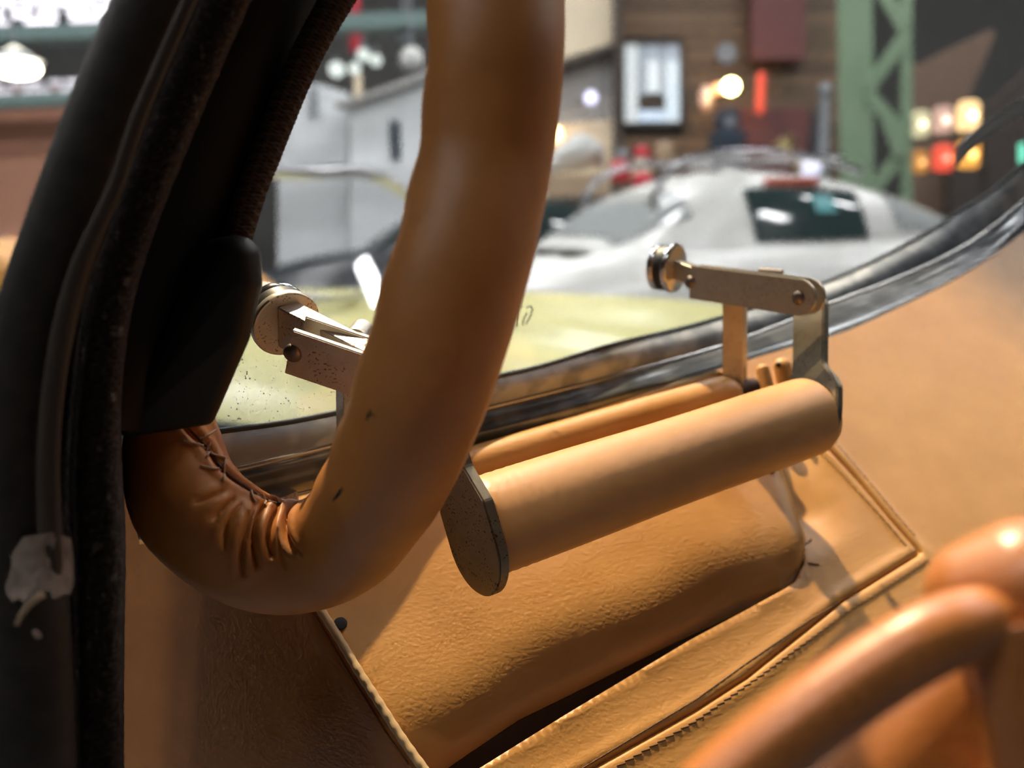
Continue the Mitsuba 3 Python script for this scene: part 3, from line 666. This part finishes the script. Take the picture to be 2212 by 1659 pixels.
# warm spot lamp above the car: a glowing disc deep in a can
kp = np.array(KEY['pos']); kd = unit(P(1740, 1330, .23) - kp)
sp_ = thing('spot_lamp', 'warm spot lamp hung above the car', 'lamp')
Mk = frame4(kp, *basis(kd, np.array([1., 0, 0])))
part(sp_, 'lens', moved(trimesh.Trimesh(*[np.array(q_) for q_ in ([(0, 0, 0)] + [(KEY['r'] * math.cos(a_), KEY['r'] * math.sin(a_), 0) for a_ in np.linspace(0, 2 * np.pi, 24, endpoint=False)], [(0, 1 + k_, 1 + (k_ + 1) % 24) for k_ in range(24)])], process=False), Mk), 'white_cloth', False, **emit(KEY['rad'], 30.))
part(sp_, 'can', moved(trimesh.creation.revolve(np.array([(0, -.03), (.085, -.03), (.090, -.02), (.090, .50), (.085, .50), (.085, -.012), (0, -.012)]), sections=40), Mk), 'black_cap', 30)
part(sp_, 'pole', cyl(kp - kd * .03, (kp[0] - kd[0] * .03, kp[1] - kd[1] * .03, 6.5), .012), 'grey_dull')

# --- far left: steel beams, lamp rows, salmon wall
Yl = 9.0
a, b = at(-160, 62, Yl), at(330, 40, Yl)
bm = thing('roof_beam', 'green grey steel roof beam under the glittering lamp rows, upper left', 'beam')
part(bm, 'web', beam(at(-200, 82, Yl), at(960, 42, Yl), .2, .13), 'teal_steel')
part(bm, 'flange', beam(at(-200, 96, Yl), at(960, 58, Yl), .3, .03), 'teal_steel')
bm = thing('roof_beam', 'lower green grey steel beam above the salmon wall at the left edge', 'beam')
part(bm, 'web', beam(at(-200, 226, Yl), at(330, 205, Yl), .2, .10), 'teal_steel')
part(bm, 'flange', beam(at(-200, 240, Yl), at(330, 219, Yl), .3, .02), 'teal_steel')
for r_, (y0, hh, ww) in enumerate(((2, 24, 38), (28, 16, 58), (48, 14, 76), (178, 10, 40), (196, 12, 90))):
    x = -60 + 7 * r_; nth = 0
    while x < 255:
        w0 = ww * rng.uniform(.7, 1.2)
        p = at(x + w0 / 2, y0 - .04 * (x - 100), Yl + .25)
        sx = w0 * .78 / F * Yl; sz = hh / F * Yl * .8
        nth += 1
        t = thing('strip_lamp', f"white strip lamp, {('first', 'second', 'third', 'fourth', 'fifth', 'sixth', 'seventh', 'eighth', 'ninth', 'tenth', 'eleventh')[nth - 1]} from left in the {('topmost row', 'second row', 'row on the upper beam', 'fourth row', 'row on the lower beam')[r_]}", 'lamp', 'strip lamps between the roof beams')
        e = rng.uniform(.5, 1.3) * (1. if r_ < 3 else .5)
        part(t, 'diffuser', moved(box(sx, .05, sz, .01), T_(*p)), 'white_cloth', 30, **emit((1.25 * e, 1.15 * e, 1.3 * e)))
        part(t, 'holder', moved(box(sx * 1.04, .04, .02), T_(*(p + (0, .03, sz * .62)))), 'grey_dull')
        x += w0 * rng.uniform(1.0, 1.25)
t = thing('pendant_lamp', 'bright oval pendant lamp below the strip lamps at the left edge', 'lamp')
pc = at(36, 148, 7.)
part(t, 'globe', moved(moved(trimesh.creation.icosphere(3, 1.), np.diag([.165, .165, .07, 1])), T_(*pc)), 'white_cloth', True, **emit((11, 9.5, 7)))
part(t, 'shade', moved(trimesh.creation.cone(.19, .12, sections=32), T_(*(pc + (0, 0, .05)))), 'grey_dull')
part(t, 'rod', cyl(pc + (0, 0, .15), (pc[0], pc[1], 6.5), .012, 10), 'grey_dull')
solo('salmon_wall', beam(at(-400, 420, Yl + .4), at(330, 420, Yl + .4), .1, 2.1), 'salmon', 'salmon pink painted wall under the beams at the left edge', 'wall', False)
t = thing('silver_car', 'pale car half hidden behind the pillar at the left edge', 'car')
cpos = at(-60, 600, 5.)
part(t, 'roof', moved(hull([(-1, 0, 0), (.35, 0, -.12), (-1, .8, 0), (.3, .8, -.12)], .08), T_(*at(-60, 520, 5.))), 'chrome_far', 40)
part(t, 'window', moved(hull([(-1, -.02, 0), (.42, -.02, -.1), (-1, .8, 0), (.42, .8, -.1)], .1), T_(*at(-60, 575, 5.))), 'car_glass', 40)
part(t, 'body', moved(hull([(-1.2, -.15, 0), (.45, -.1, -.1), (-1.2, .9, 0), (.5, .9, -.1), (-1.2, 0, -.6), (.4, 0, -.6)], .08), T_(*at(-60, 650, 5.))), 'white_paint', 40)

# --- white building between pillar and handle
Yw = 11.
wb = thing('white_building', 'bright white gabled building block behind the yellow car', 'building')
q = lambda *pts: np.array([at(x, y, Yw) for x, y in pts])
def wall_poly(px, Y, thick=.25):
    pts = np.array([at(x, y, Y) for x, y in px]); m = trimesh.creation.extrude_polygon(Polygon(pts[:, [0, 2]]).buffer(0), thick, engine='earcut')
    M = np.array([[1, 0, 0, 0], [0, 0, 1, Y], [0, 1, 0, 0], [0, 0, 0, 1.]]); m.apply_transform(M); m.invert() if m.volume < 0 else None
    return m
part(wb, 'gable_wall', wall_poly([(755, 222), (850, 190), (925, 162), (1000, 140), (1000, 680), (755, 680)], Yw), 'white_wall', False)
part(wb, 'side_wall', wall_poly([(600, 190), (690, 180), (752, 200), (752, 672), (600, 672)], Yw + .35), 'white_wall', False)
part(wb, 'doorway', wall_poly([(842, 262), (862, 262), (864, 345), (846, 345)], Yw - .02, .05), 'navy', False, label='narrow dark doorway')
part(wb, 'window', wall_poly([(668, 190), (684, 190), (684, 250), (668, 250)], Yw + .3, .05), 'grey_dull', False)
part(wb, 'roof', wall_poly([(720, 226), (850, 180), (925, 150), (1000, 122), (1000, 140), (925, 165), (850, 193), (755, 224)], Yw - .15, .4), 'grey_siding', False)
solo('red_post', beam(at(764, -60, 9.5), at(770, 118, 9.5), .11, .11, (0, 1, 0), .02), 'red_paint', 'red upright post beside the black pillar at the top', 'post')
part(wb, 'vent_post', beam(at(773, 160, 10.98), at(774, 226, 10.98), .1, .1, (0, 1, 0), .02), 'cream', label='short cream post on the roof')
for i, (x, y, r_, lab) in enumerate(((875, 80, 17, 'grey hanging lamp shade left of the handle top'), (890, 128, 24, 'larger pale hanging lamp beneath the grey shade'))):
    t = thing('hanging_lamp', lab, 'lamp')
    c = at(x, y, 9. - .6 * i); rr = r_ / F * 9
    part(t, 'shade', moved(trimesh.creation.icosphere(3, rr), T_(*c)), 'white_cloth' if i else 'grey_dull', True)
    part(t, 'rod', cyl(c, (c[0], c[1], 6.5), .012, 10), 'grey_dull')
for i, (x, y, r_) in enumerate(((727, 150, 16), (766, 148, 12), (785, 118, 13), (812, 130, 12))):
    t = thing('round_bulb', ('largest', 'lowest small', 'topmost', 'rightmost')[i] + ' pale round bulb in the cluster beside the red post', 'lamp')
    c = at(x, y, 9.3); rr = r_ / F * 9.3
    part(t, 'globe', moved(trimesh.creation.icosphere(2, rr), T_(*c)), 'white_cloth', True, **emit((.55, .62, .58)))
    part(t, 'socket', cyl(c + (0, 0, rr * .8), c + (0, 0, rr + .08), .03, 12), 'grey_dull'); part(t, 'cord', cyl(c + (0, 0, rr), (c[0], c[1], 6.5), .006, 8), 'black_cap')

# --- cream and grey building beside the handle, wooden facade
cb = thing('cream_building', 'cream panel over grey board siding right of the handle', 'building')
part(cb, 'upper_panel', wall_poly([(1150, -200), (1335, -200), (1335, 92), (1225, 128), (1150, 150)], FB - .4, .3), 'cream', False, label='cream painted panel')
part(cb, 'eave', wall_poly([(1150, 150), (1335, 90), (1335, 104), (1150, 166)], FB - .55, .3), 'wood_dark', False)
x = 1150
while x < 1330:
    part(cb, 'siding_board', wall_poly([(x, 100), (x + 16.5, 100), (x + 16.5, 470), (x, 470)], FB - .3 + .02 * (int(x / 18) % 2), .15), 'grey_siding', False); x += 18
part(cb, 'base_panel', wall_poly([(1150, 275), (1330, 255), (1330, 470), (1150, 470)], FB - .36, .05), 'cream', False)
part(cb, 'corner_post', wall_poly([(1328, -200), (1342, -200), (1344, 480), (1330, 480)], FB - .6, .3), 'wood_dark', False)
for (x, y, r_, e, lab) in ((1276, 211, 13, (1.0, 1.0, 1.5), 'small pale blue globe lamp on the grey siding'), (1198, 289, 14, (9, 5, 1.6), 'orange globe lamp peeking out beside the handle')):
    t = thing('wall_lamp', lab, 'lamp'); c = at(x, y, FB - .7); rr = r_ / F * 11.3
    part(t, 'globe', moved(trimesh.creation.icosphere(3, rr), T_(*c)), 'white_cloth', True, **emit(e))
    part(t, 'arm', cyl(c, c + (-.12, .3, -.02), .02, 12), 'wood_dark')
hb = thing('wooden_house', 'dark brown board-clad house front with a lit window', 'building')
y = -190; k = 0
while y < 470:
    hgt = 27; bs = ('wood_a', 'wood_b', 'wood_c', 'wood_b', 'wood_a')[k % 5]
    segs = [(1340, 1815)] if not (y + hgt > 88 and y < 272) else [(1340, 1347), (1474, 1815)]
    for a0, a1 in segs:
        part(hb, 'board', wall_poly([(a0, y), (a1, y), (a1, y + hgt - 2), (a0, y + hgt - 2)], FB + .03 * ((k * 7) % 3) / 3, .1), bs, False)
    y += hgt; k += 1
part(hb, 'backing', wall_poly([(1335, -200), (1830, -200), (1830, 480), (1335, 480)], FB + .12, .1), 'wood_dark', False)
wk = part(hb, 'window', join([wall_poly([(1340, 84), (1480, 84), (1480, 94), (1340, 94)], FB - .05, .1), wall_poly([(1340, 264), (1480, 264), (1480, 274), (1340, 274)], FB - .05, .1), wall_poly([(1340, 90), (1350, 90), (1350, 270), (1340, 270)], FB - .05, .1), wall_poly([(1470, 90), (1480, 90), (1480, 270), (1470, 270)], FB - .05, .1)]), 'wood_dark', False, label='dark window frame')
for x0, x1, y0, y1, e in ((1350, 1378, 94, 264, (.42, .46, .46)), (1380, 1396, 96, 205, (.16, .19, .22)), (1398, 1424, 130, 200, (.50, .56, .58)), (1398, 1424, 96, 128, (.20, .23, .27)), (1426, 1436, 96, 205, (.15, .17, .20)), (1438, 1470, 130, 262, (.45, .53, .58)), (1438, 1470, 96, 128, (.22, .25, .29)), (1380, 1436, 238, 262, (.38, .48, .60))):
    part(wk, 'pane', wall_poly([(x0, y0), (x1, y0), (x1, y1), (x0, y1)], FB + .02, .03), 'grey_dull', False, **emit(e))
part(wk, 'pane', wall_poly([(1380, 205), (1436, 205), (1436, 236), (1380, 236)], FB + .02, .03), 'wood_dark', False)
mp = lambda x0, x1, y0, y1, dy=0.: wall_poly([(x0, y0), (x1, y0), (x1, y1), (x0, y1)], FB - .25 + dy, .2)
part(hb, 'maroon_pillar', mp(1625, 1740, -200, 128), 'maroon', False, label='maroon painted upper panel')
part(hb, 'maroon_panel', mp(1600, 1765, 232, 480), 'maroon', False, label='maroon painted lower panel')
t = thing('globe_lamp', 'glowing warm white globe lamp on the wooden house', 'lamp')
c = at(1579, 187, FB - .9)
part(t, 'globe', moved(trimesh.creation.icosphere(3, .092), T_(*c)), 'white_cloth', True, **emit((42, 24, 7)))
part(t, 'arm', cyl(c, c + (0, .8, -.05), .02, 12), 'wood_dark')
t = thing('orange_lamp', 'small dim orange globe lamp left of the glowing globe', 'lamp')
c = at(1552, 192, FB - .6); part(t, 'globe', moved(trimesh.creation.icosphere(3, .065), T_(*c)), 'white_cloth', True, **emit((2.2, .75, .12))); part(t, 'arm', cyl(c, c + (0, .5, 0), .015, 12), 'wood_dark')
t = thing('lamp_reflection', 'faint tall orange reflection of the globe lamp, added as a glowing shape left of it', 'lamp')  # glowing ellipsoid added for the globe lamp's reflection
c = at(1526, 212, FB - .5); part(t, 'glass', moved(moved(trimesh.creation.icosphere(3, 1.), np.diag([.085, .085, .15, 1])), T_(*c)), 'white_cloth', True, **emit((.50, .16, .03))); part(t, 'bracket', cyl(c, c + (0, .45, 0), .015, 12), 'wood_dark')
t = thing('neon_tube', 'vertical red orange neon tube on the maroon wall', 'lamp')
part(t, 'tube', moved(hull([at(1644, 165, FB - .5), at(1641, 238, FB - .5)], .055), np.eye(4)), 'red_paint', 40, **emit((.42, .065, .02)))
part(t, 'bracket', cyl(at(1642, 200, FB - .5), at(1642, 200, FB - .5) + (0, .4, 0), .015, 12), 'wood_dark')
solo('round_sign', moved(cyl((0, 0, 0), (0, .06, 0), .13, 32, .01), T_(*at(1570, 115, FB - .06))), 'mauve' if 'mauve' in scene else 'grey_dull', 'dull round sign above the globe lamp', 'sign')
# navy upright with rounded top and grey one beside the column
t = thing('fuel_pump', 'dark navy round-topped upright cabinet below the globe lamp', 'fuel pump')
pa = at(1577, 262, 10.4)
part(t, 'body', moved(hull([(-.15, 0, -.12), (.15, 0, -.12), (-.15, .25, -.12), (.15, .25, -.12), (-.17, 0, -pa[2] + .03), (.17, 0, -pa[2] + .03), (.17, .25, -pa[2] + .03), (-.17, .25, -pa[2] + .03)], .03), T_(*pa)), 'navy', 35)
part(t, 'head', moved(cyl((0, 0, 0), (0, .2, 0), .14, 32, .02), T_(*(pa + (0, .02, .02)))), 'navy', 35)
part(t, 'dial', moved(cyl((0, -.02, 0), (0, .01, 0), .06, 24), T_(*(pa + (0, .02, .0)))), 'grey_dull', 35)
t = thing('grey_stand', 'pale grey upright stand with a round head left of the green column', 'stand')
pa = at(1783, 195, 10.)
part(t, 'head', moved(trimesh.creation.icosphere(3, .075), T_(*pa)), 'grey_dull', True)
part(t, 'column', moved(hull([(0, 0, -.1), (.0, 0, -pa[2] + .11)], [.05, .11]), T_(*pa)), 'grey_dull', 35)
solo('dark_cabinet', moved(box(.11, .3, at(1766, 225, 10.3)[2], .02), T_(*(at(1766, 225, 10.3) * (1, 1, .5)))), 'navy', 'narrow dark cabinet beside the pale grey stand', 'cabinet')

# --- green lattice column
Yc = 8.0
col = thing('lattice_column', 'pale green riveted steel lattice column', 'column')
def seg(p, q, w, h, nm, y0=Yc): part(col, nm, beam(at(*p, y0), at(*q, y0), w, h, (0, 1, 0)), 'green_steel', False)
part(col, 'main_plate', beam(at(1843, -260, Yc), at(1852, 520, Yc), .285, .05, (0, 1, 0)), 'green_steel', False)
part(col, 'rear_flange', beam(at(1956, -260, Yc), at(1958, 520, Yc), .085, .06, (0, 1, 0)), 'green_steel', False)
for (p, q_) in (((1880, -80), (1955, -150)), ((1880, -60), (1955, 62)), ((1872, 195), (1958, 75)), ((1872, 200), (1958, 300)), ((1872, 430), (1958, 315))):
    seg(p, q_, .115, .03, 'lattice_bar', Yc - .03)
part(col, 'gusset', wall_poly([(1905, 262), (1950, 285), (1960, 330), (1935, 340)], Yc - .1, .03), 'green_steel', False)

# --- right: brown gable, dark, six lit jars
solo('brown_gable', wall_poly([(1965, 150), (2145, 62), (2150, 75), (2080, 240), (2060, 672), (1965, 672)], 11., .2), 'brown_roof', 'brown sloping gable board behind the lit jars', 'gable', False)
solo('grey_gable', wall_poly([(2110, 260), (2300, 80), (2300, 680), (2050, 680), (2060, 330)], 10.6, .2), 'wood_dark', 'dark grey sloping panel right of the lit jars', 'gable', False)
shelf = thing('lamp_shelf', 'dark shelf rack holding the six coloured jars', 'shelf')
for y0 in (300, 372): part(shelf, 'board', beam(at(1960, y0 + 4, 9.), at(2125, y0 - 14, 9.), .25, .025), 'wood_dark', False)
part(shelf, 'post', beam(at(1960, 255, 9.), at(1964, 718, 9.), .05, .05, (0, 1, 0)), 'chrome_far', False)
part(shelf, 'post', beam(at(2125, 215, 9.), at(2128, 718, 9.), .04, .04, (0, 1, 0)), 'wood_dark', False)
jars = ((1986, 268, 19, 27, (1.15, 1.05, .62), 'dim cream'), (2036, 259, 19, 27, (1.15, .72, .55), 'pale pink'), (2091, 250, 22, 30, (2.6, 1.7, .75), 'brightest warm white'), (1986, 350, 16, 23, (.85, .36, .06), 'small dull orange'), (2036, 341, 20, 28, (1.6, .16, .08), 'glowing red'), (2091, 333, 22, 29, (1.9, .85, .14), 'bright amber'))
for x, y, rw, rh, e, nm in jars:
    t = thing('lit_jar', nm + ' lit jar on the dark shelf', 'lamp'); c = at(x, y, 8.9); k = 8.9 / F
    part(t, 'glass', moved(trimesh.creation.revolve(np.array([(0, -1), (.75, -1), (.95, -.85), (1, -.5), (1, .5), (.9, .85), (.6, 1), (0, 1)]), sections=28), T_(*c) @ np.diag([rw * k, rw * k, rh * k, 1])), 'tyre', 50, **emit(np.array(e) * .5))
    part(t, 'bulb', moved(trimesh.creation.icosphere(2, rw * k * .45), T_(*(c - (0, rw * k * .75, .01)))), 'white_cloth', True, **emit(np.array(e) * 2.2))
solo('green_neon', cyl(at(2208, 310, 8.5), at(2209, 352, 8.5), .03, 16), 'teal_tint', 'short green lit tube at the right edge', 'lamp', 35, **emit((.2, .8, .5)))

# --- things standing behind the white car
ctop = at(1400, 421, 9.0)[2]
cn = solo('dark_counter', moved(box(at(1600, 421, 9.)[0] - at(1150, 421, 9.)[0], 1.2, ctop, .03), T_(at(1375, 421, 9.)[0], 9.45, ctop / 2)), 'wood_dark', 'long dark counter behind the cars', 'counter', 35)
t = thing('cloth_bundle', 'crumpled white cloth bundle on a tan carton beside the handle', 'cloth')
c = at(1245, 330, 9.3)
m = to_tri(hull([(-.29, 0, -.13), (-.1, 0, .0), (.05, 0, .1), (.2, 0, .04), (.23, .2, -.06), (-.2, .2, -.1)], [.08, .1, .08, .07, .07, .08], 32)); m = m.subdivide()
m.vertices += m.vertex_normals * ((meshkit.fbm(np.array(m.vertices) * 9, 3) - .5) * .10)[:, None]
part(t, 'cloth', moved(m, T_(*c)), 'white_cloth', True)
solo('carton', moved(box(.6, .5, at(1243, 378, 9.3)[2] - ctop, .01), T_(at(1243, 375, 9.3)[0], 9.3, (at(1243, 378, 9.3)[2] + ctop) / 2)), 'tan_card', 'tan carton under the white cloth bundle', 'box', 35)
for Yk, y0, x0, x1, lab in ((9.3, 393, 1322, 1412, 'low brown crate under the red and cream canisters'), (9.65, 352, 1326, 1462, 'taller brown crate at the back of the canister cluster')):
    za, xa, xb = at(1400, y0, Yk)[2], at(x0, y0, Yk)[0], at(x1, y0, Yk)[0]
    solo('crate', moved(box(xb - xa, .26, za - ctop, .01), T_((xa + xb) / 2, Yk, (za + ctop) / 2)), 'wood_a', lab, 'crate', 35)
for x, y0, r_, Yk, bs, nm in ((1338, 393, 21, 9.3, 'red_paint', 'left red'), (1386, 352, 16, 9.65, 'red_paint', 'upper red'), (1388, 420, 21, 9.0, 'red_paint', 'lowest red'), (1384, 393, 22, 9.3, 'cream', 'cream'), (1346, 352, 13, 9.65, 'grey_dull', 'small grey'), (1434, 352, 19, 9.65, 'tan_card', 'tan')):
    t = thing('canister', f'{nm} round canister in the cluster behind the white coupe', 'canister'); k = r_ / F * Yk; c = at(x, y0, Yk) + (0, 0, 1.1 * k)
    part(t, 'body', moved(trimesh.creation.revolve(np.array([(0, -1.1), (.8, -1.1), (1, -.8), (1, .6), (.6, 1), (0, 1)]), sections=24), T_(*c) @ np.diag([k, k, k, 1])), bs, 40)
    part(t, 'lid', moved(cyl((0, 0, k * .9), (0, 0, k * 1.2), k * .5, 20), T_(*c)), 'grey_dull', 40)

# ------------------------------------------------------------------ cars
def half_loft(st, n=24, m=60):
    "stations (x, [(y, z)...]) -> smooth closed-over-the-top surface, left and right"
    xs_ = np.array([s_[0] for s_ in st]); A = np.array([spline(s_[1], n) for s_ in st])
    xx = np.linspace(xs_[0], xs_[-1], m); B = PchipInterpolator(xs_, A, axis=0)(xx)
    Lh = np.concatenate([np.full((m, n, 1), xx[:, None, None]), B], -1); Rh = Lh[:, ::-1] * [1, -1, 1]
    return np.concatenate([Rh, Lh[:, 1:]], 1)
def patch(g, i0, i1, j0, j1, off):
    s_ = g[i0:i1, j0:j1]; mm = grid(s_); n_ = np.array(mm.vertex_normals)
    c_ = g.reshape(-1, 3).mean(0)
    if ((np.array(mm.vertices) - c_) * n_).sum() < 0: n_ = -n_
    mm.vertices = mm.vertices + n_ * off
    return mm
def Mcar(x, y, z, heading): return T_(x, y, z) @ trimesh.transformations.rotation_matrix(heading, (0, 0, 1))
def wheels(t, M, xs_, yw, r=.32):
    for x in xs_:
        for sgn in (-1, 1):
            k = part(t, 'wheel', moved(cyl((x, sgn * (yw - .2), r), (x, sgn * yw, r), r, 36, .04), M), 'tyre', 35)
            part(k, 'hub', moved(cyl((x, sgn * (yw - .02), r), (x, sgn * (yw + .01), r), r * .6, 28, .02), M), 'chrome_far', 35)
# yellow roadster
yc = thing('yellow_roadster', 'pale yellow open roadster with bright windscreen frame, nearest car outside the window', 'car')
My = Mcar(-.65, 2.72, 0, math.radians(-32))
st = [(-2.0, [(0, .60), (.35, .60), (.6, .57), (.72, .48), (.70, .25)]), (-1.3, [(0, .86), (.4, .88), (.66, .86), (.78, .74), (.78, .22)]), (-.5, [(0, .90), (.4, .91), (.66, .89), (.79, .80), (.80, .2)]),
      (.2, [(0, .93), (.38, .925), (.64, .90), (.79, .80), (.82, .2)]), (.9, [(0, .90), (.36, .885), (.60, .905), (.77, .82), (.83, .2)]), (1.4, [(0, .83), (.34, .81), (.57, .86), (.74, .76), (.81, .2)]), (1.85, [(0, .66), (.32, .65), (.54, .70), (.68, .62), (.74, .2)]), (2.05, [(0, .45), (.3, .45), (.5, .47), (.6, .42), (.64, .2)])]
gy_ = half_loft(st, 26, 70)
part(yc, 'body', moved(grid(gy_[:, 10:-10]), My), 'yellow_paint', True)
part(yc, 'shaded_lower_body', moved(grid(gy_[:, :11]), My), 'black_paint', True, label='lower body side painted black for its shade')  # black puts the shade of the car's side into its colour
part(yc, 'shaded_lower_body', moved(grid(gy_[:, -11:]), My), 'black_paint', True, label='lower body side painted black for its shade')
part(yc, 'cockpit', moved(hull([(-1.1, -.5, .88), (-1.1, .5, .88), (.02, .55, .885), (.02, -.55, .885)], .03), My), 'grey_siding', 35, label='grey open cockpit')
for sgn in (-1, 1):
    k = part(yc, 'seat', moved(hull([(-.85, sgn * .3 - .18, .85), (-.85, sgn * .3 + .18, .85), (-.95, sgn * .3 - .15, 1.08), (-.95, sgn * .3 + .15, 1.08), (-.4, sgn * .3, .86)], .06), My), 'orange_plastic', 35, label='tan seat')
fr = spline([(.20, -.60, .93), (.12, -.585, 1.08), (.02, -.56, 1.24), (-.02, -.48, 1.30), (-.02, -.2, 1.318), (-.02, .2, 1.318), (-.02, .48, 1.30), (.02, .56, 1.24), (.12, .585, 1.08), (.20, .60, .93)], 90)
part(yc, 'windscreen_frame', moved(tube(fr, .019, 14, ref=np.array([1., 0, .3])), My), 'chrome_far', True, label='bright windscreen frame')
scr = grid(np.array([[fr[i] * (1 - s_) + np.array([.34, fr[i][1], .92]) * s_ for s_ in np.linspace(.02, 1, 8)] for i in range(4, 86)]))
part(yc, 'windscreen', moved(scr, My), 'glass', True)
part(yc, 'cowl_strip', moved(beam((.24, -.55, .945), (.24, .55, .945), .03, .02), My), 'chrome_far', 35)
for sgn in (-1, 1):
    part(yc, 'headlamp', moved(moved(trimesh.creation.icosphere(3, .09), T_(1.80, sgn * .54, .66)), My), 'chrome_far', True)
wheels(yc, My, (-1.25, 1.25), .80)

def coupe(name, label, M, paint, st, gh, panes, glassm='car_glass', tr=True):
    t = thing(name, label, 'car')
    part(t, 'body', moved(grid(half_loft(st, 26, 70)), M), paint, True)
    g = half_loft(gh, 22, 60)
    part(t, 'roof', moved(grid(g), M), paint, True)
    for nm, i0, i1, j0, j1, off_ in panes:
        part(t, nm, moved(patch(g, i0, i1, j0, j1, off_), M), 'pale_reflection_glass' if glassm == 'windscreen' and nm != 'side_window' else glassm, True)
    wheels(t, M @ T_(0, 0, -M[2, 3]), (-1.25, 1.25), .82)
    return t, g
body_st = [(-2.1, [(0, .60), (.4, .60), (.62, .55), (.72, .45), (.70, .2)]), (-1.7, [(0, .80), (.4, .80), (.68, .76), (.80, .6), (.80, .2)]), (-.8, [(0, .90), (.4, .90), (.70, .88), (.84, .7), (.84, .2)]), (.4, [(0, .92), (.4, .92), (.70, .88), (.84, .7), (.84, .2)]),
           (1.2, [(0, .84), (.36, .82), (.60, .86), (.80, .72), (.84, .2)]), (1.8, [(0, .66), (.36, .65), (.58, .72), (.74, .58), (.78, .2)]), (2.1, [(0, .46), (.3, .46), (.55, .48), (.66, .42), (.70, .2)])]
gh_st = [(-1.75, [(0, .80), (.3, .80), (.5, .78), (.6, .74), (.66, .70)]), (-1.1, [(0, 1.12), (.3, 1.11), (.48, 1.08), (.60, .98), (.70, .80)]), (-.5, [(0, 1.27), (.3, 1.26), (.48, 1.22), (.61, 1.06), (.73, .80)]), (.0, [(0, 1.31), (.3, 1.30), (.49, 1.25), (.62, 1.07), (.75, .80)]), (.35, [(0, 1.24), (.3, 1.23), (.48, 1.18), (.61, 1.04), (.75, .80)]), (.95, [(0, .90), (.3, .90), (.5, .88), (.64, .84), (.74, .78)])]
N2 = 22
side = [('side_window', 22, 43, 2, 13, .006), ('side_window', 22, 43, 2 * N2 - 1 - 13, 2 * N2 - 3, .006), ('quarter_window', 11, 20, 3, 12, .006), ('quarter_window', 11, 20, 2 * N2 - 1 - 12, 2 * N2 - 4, .006), ('windscreen', 48, 58, 8, 36, .006), ('rear_window', 5, 16, 14, 30, .006)]
wside = [('side_window', 25, 42, 3, 10, .006), ('side_window', 25, 42, 2 * N2 - 1 - 10, 2 * N2 - 4, .006), ('quarter_window', 6, 21, 4, 12, .006), ('quarter_window', 6, 21, 2 * N2 - 1 - 12, 2 * N2 - 5, .006), ('windscreen', 48, 58, 8, 36, .006)]
Mw = Mcar(1.17, 5.32, .09, math.radians(180 + 20))
wcar, gw = coupe('white_coupe', 'white coupe with chrome roof rack, behind the yellow car', Mw, 'white_paint', body_st, gh_st, wside, 'windscreen')
# chrome roof rack
for sgn in (-1, 1):
    part(wcar, 'rack_rail', moved(tube(spline([(-.75, sgn * .42, 1.28), (-.4, sgn * .44, 1.36), (.0, sgn * .44, 1.39), (.3, sgn * .43, 1.37), (.52, sgn * .43, 1.27), (.60, sgn * .43, 1.12)], 40), .02, 12, ref=np.array([0, 0, 1.])), Mw), 'chrome_far', True)
for x in (-.6, -.3, 0., .25):
    part(wcar, 'rack_bar', moved(cyl((x, -.44, 1.37), (x, .44, 1.37), .011, 12), Mw), 'chrome_far', 35)
part(wcar, 'teal_reflection', moved(patch(gw, 29, 33, 2 * N2 - 1 - 9, 2 * N2 - 1 - 6, .012), Mw), 'teal_tint', True, label='teal reflection painted on the side window')  # patch just off the glass paints the teal glow reflected in it
part(wcar, 'roof_light', moved(box(.34, .05, .045, .01), Mw @ T_(-.2, .52, 1.225)), 'red_light_paint', 35, label='orange red strip under the roof edge')
Mb = Mcar(-.25, 7.6, .05, math.radians(180 + 14))
coupe('black_coupe', 'black coupe behind the white coupe beside the handle', Mb, 'black_paint', body_st, gh_st, side)
# horn and round lamp over the white car's roof
t = thing('brass_horn', 'brass horn standing above the white coupe roof', 'horn')
h0, h1 = at(1692, 305, 7.2), at(1725, 362, 7.2)
part(t, 'bell', moved(trimesh.creation.revolve(np.array([(.03, 0), (.045, .08), (.05, .16), (.085, .26), (.08, .26), (.04, .16), (.0, .14)]), sections=24), frame4(h1, *basis(h0 - h1, np.array([0, 1., 0])))), 'brass', 40)
part(t, 'bracket', cyl(h1, (h1[0], h1[1], 0), .02, 12), 'brass', 40)
t = thing('round_lamp', 'white round lamp right of the brass horn', 'lamp')
c = at(1748, 362, 7.7); part(t, 'globe', moved(trimesh.creation.icosphere(3, .098), T_(*c)), 'white_cloth', True, **emit((.45, .45, .62))); part(t, 'stem', cyl(c, (c[0], c[1], 0), .02, 12), 'chrome_far')
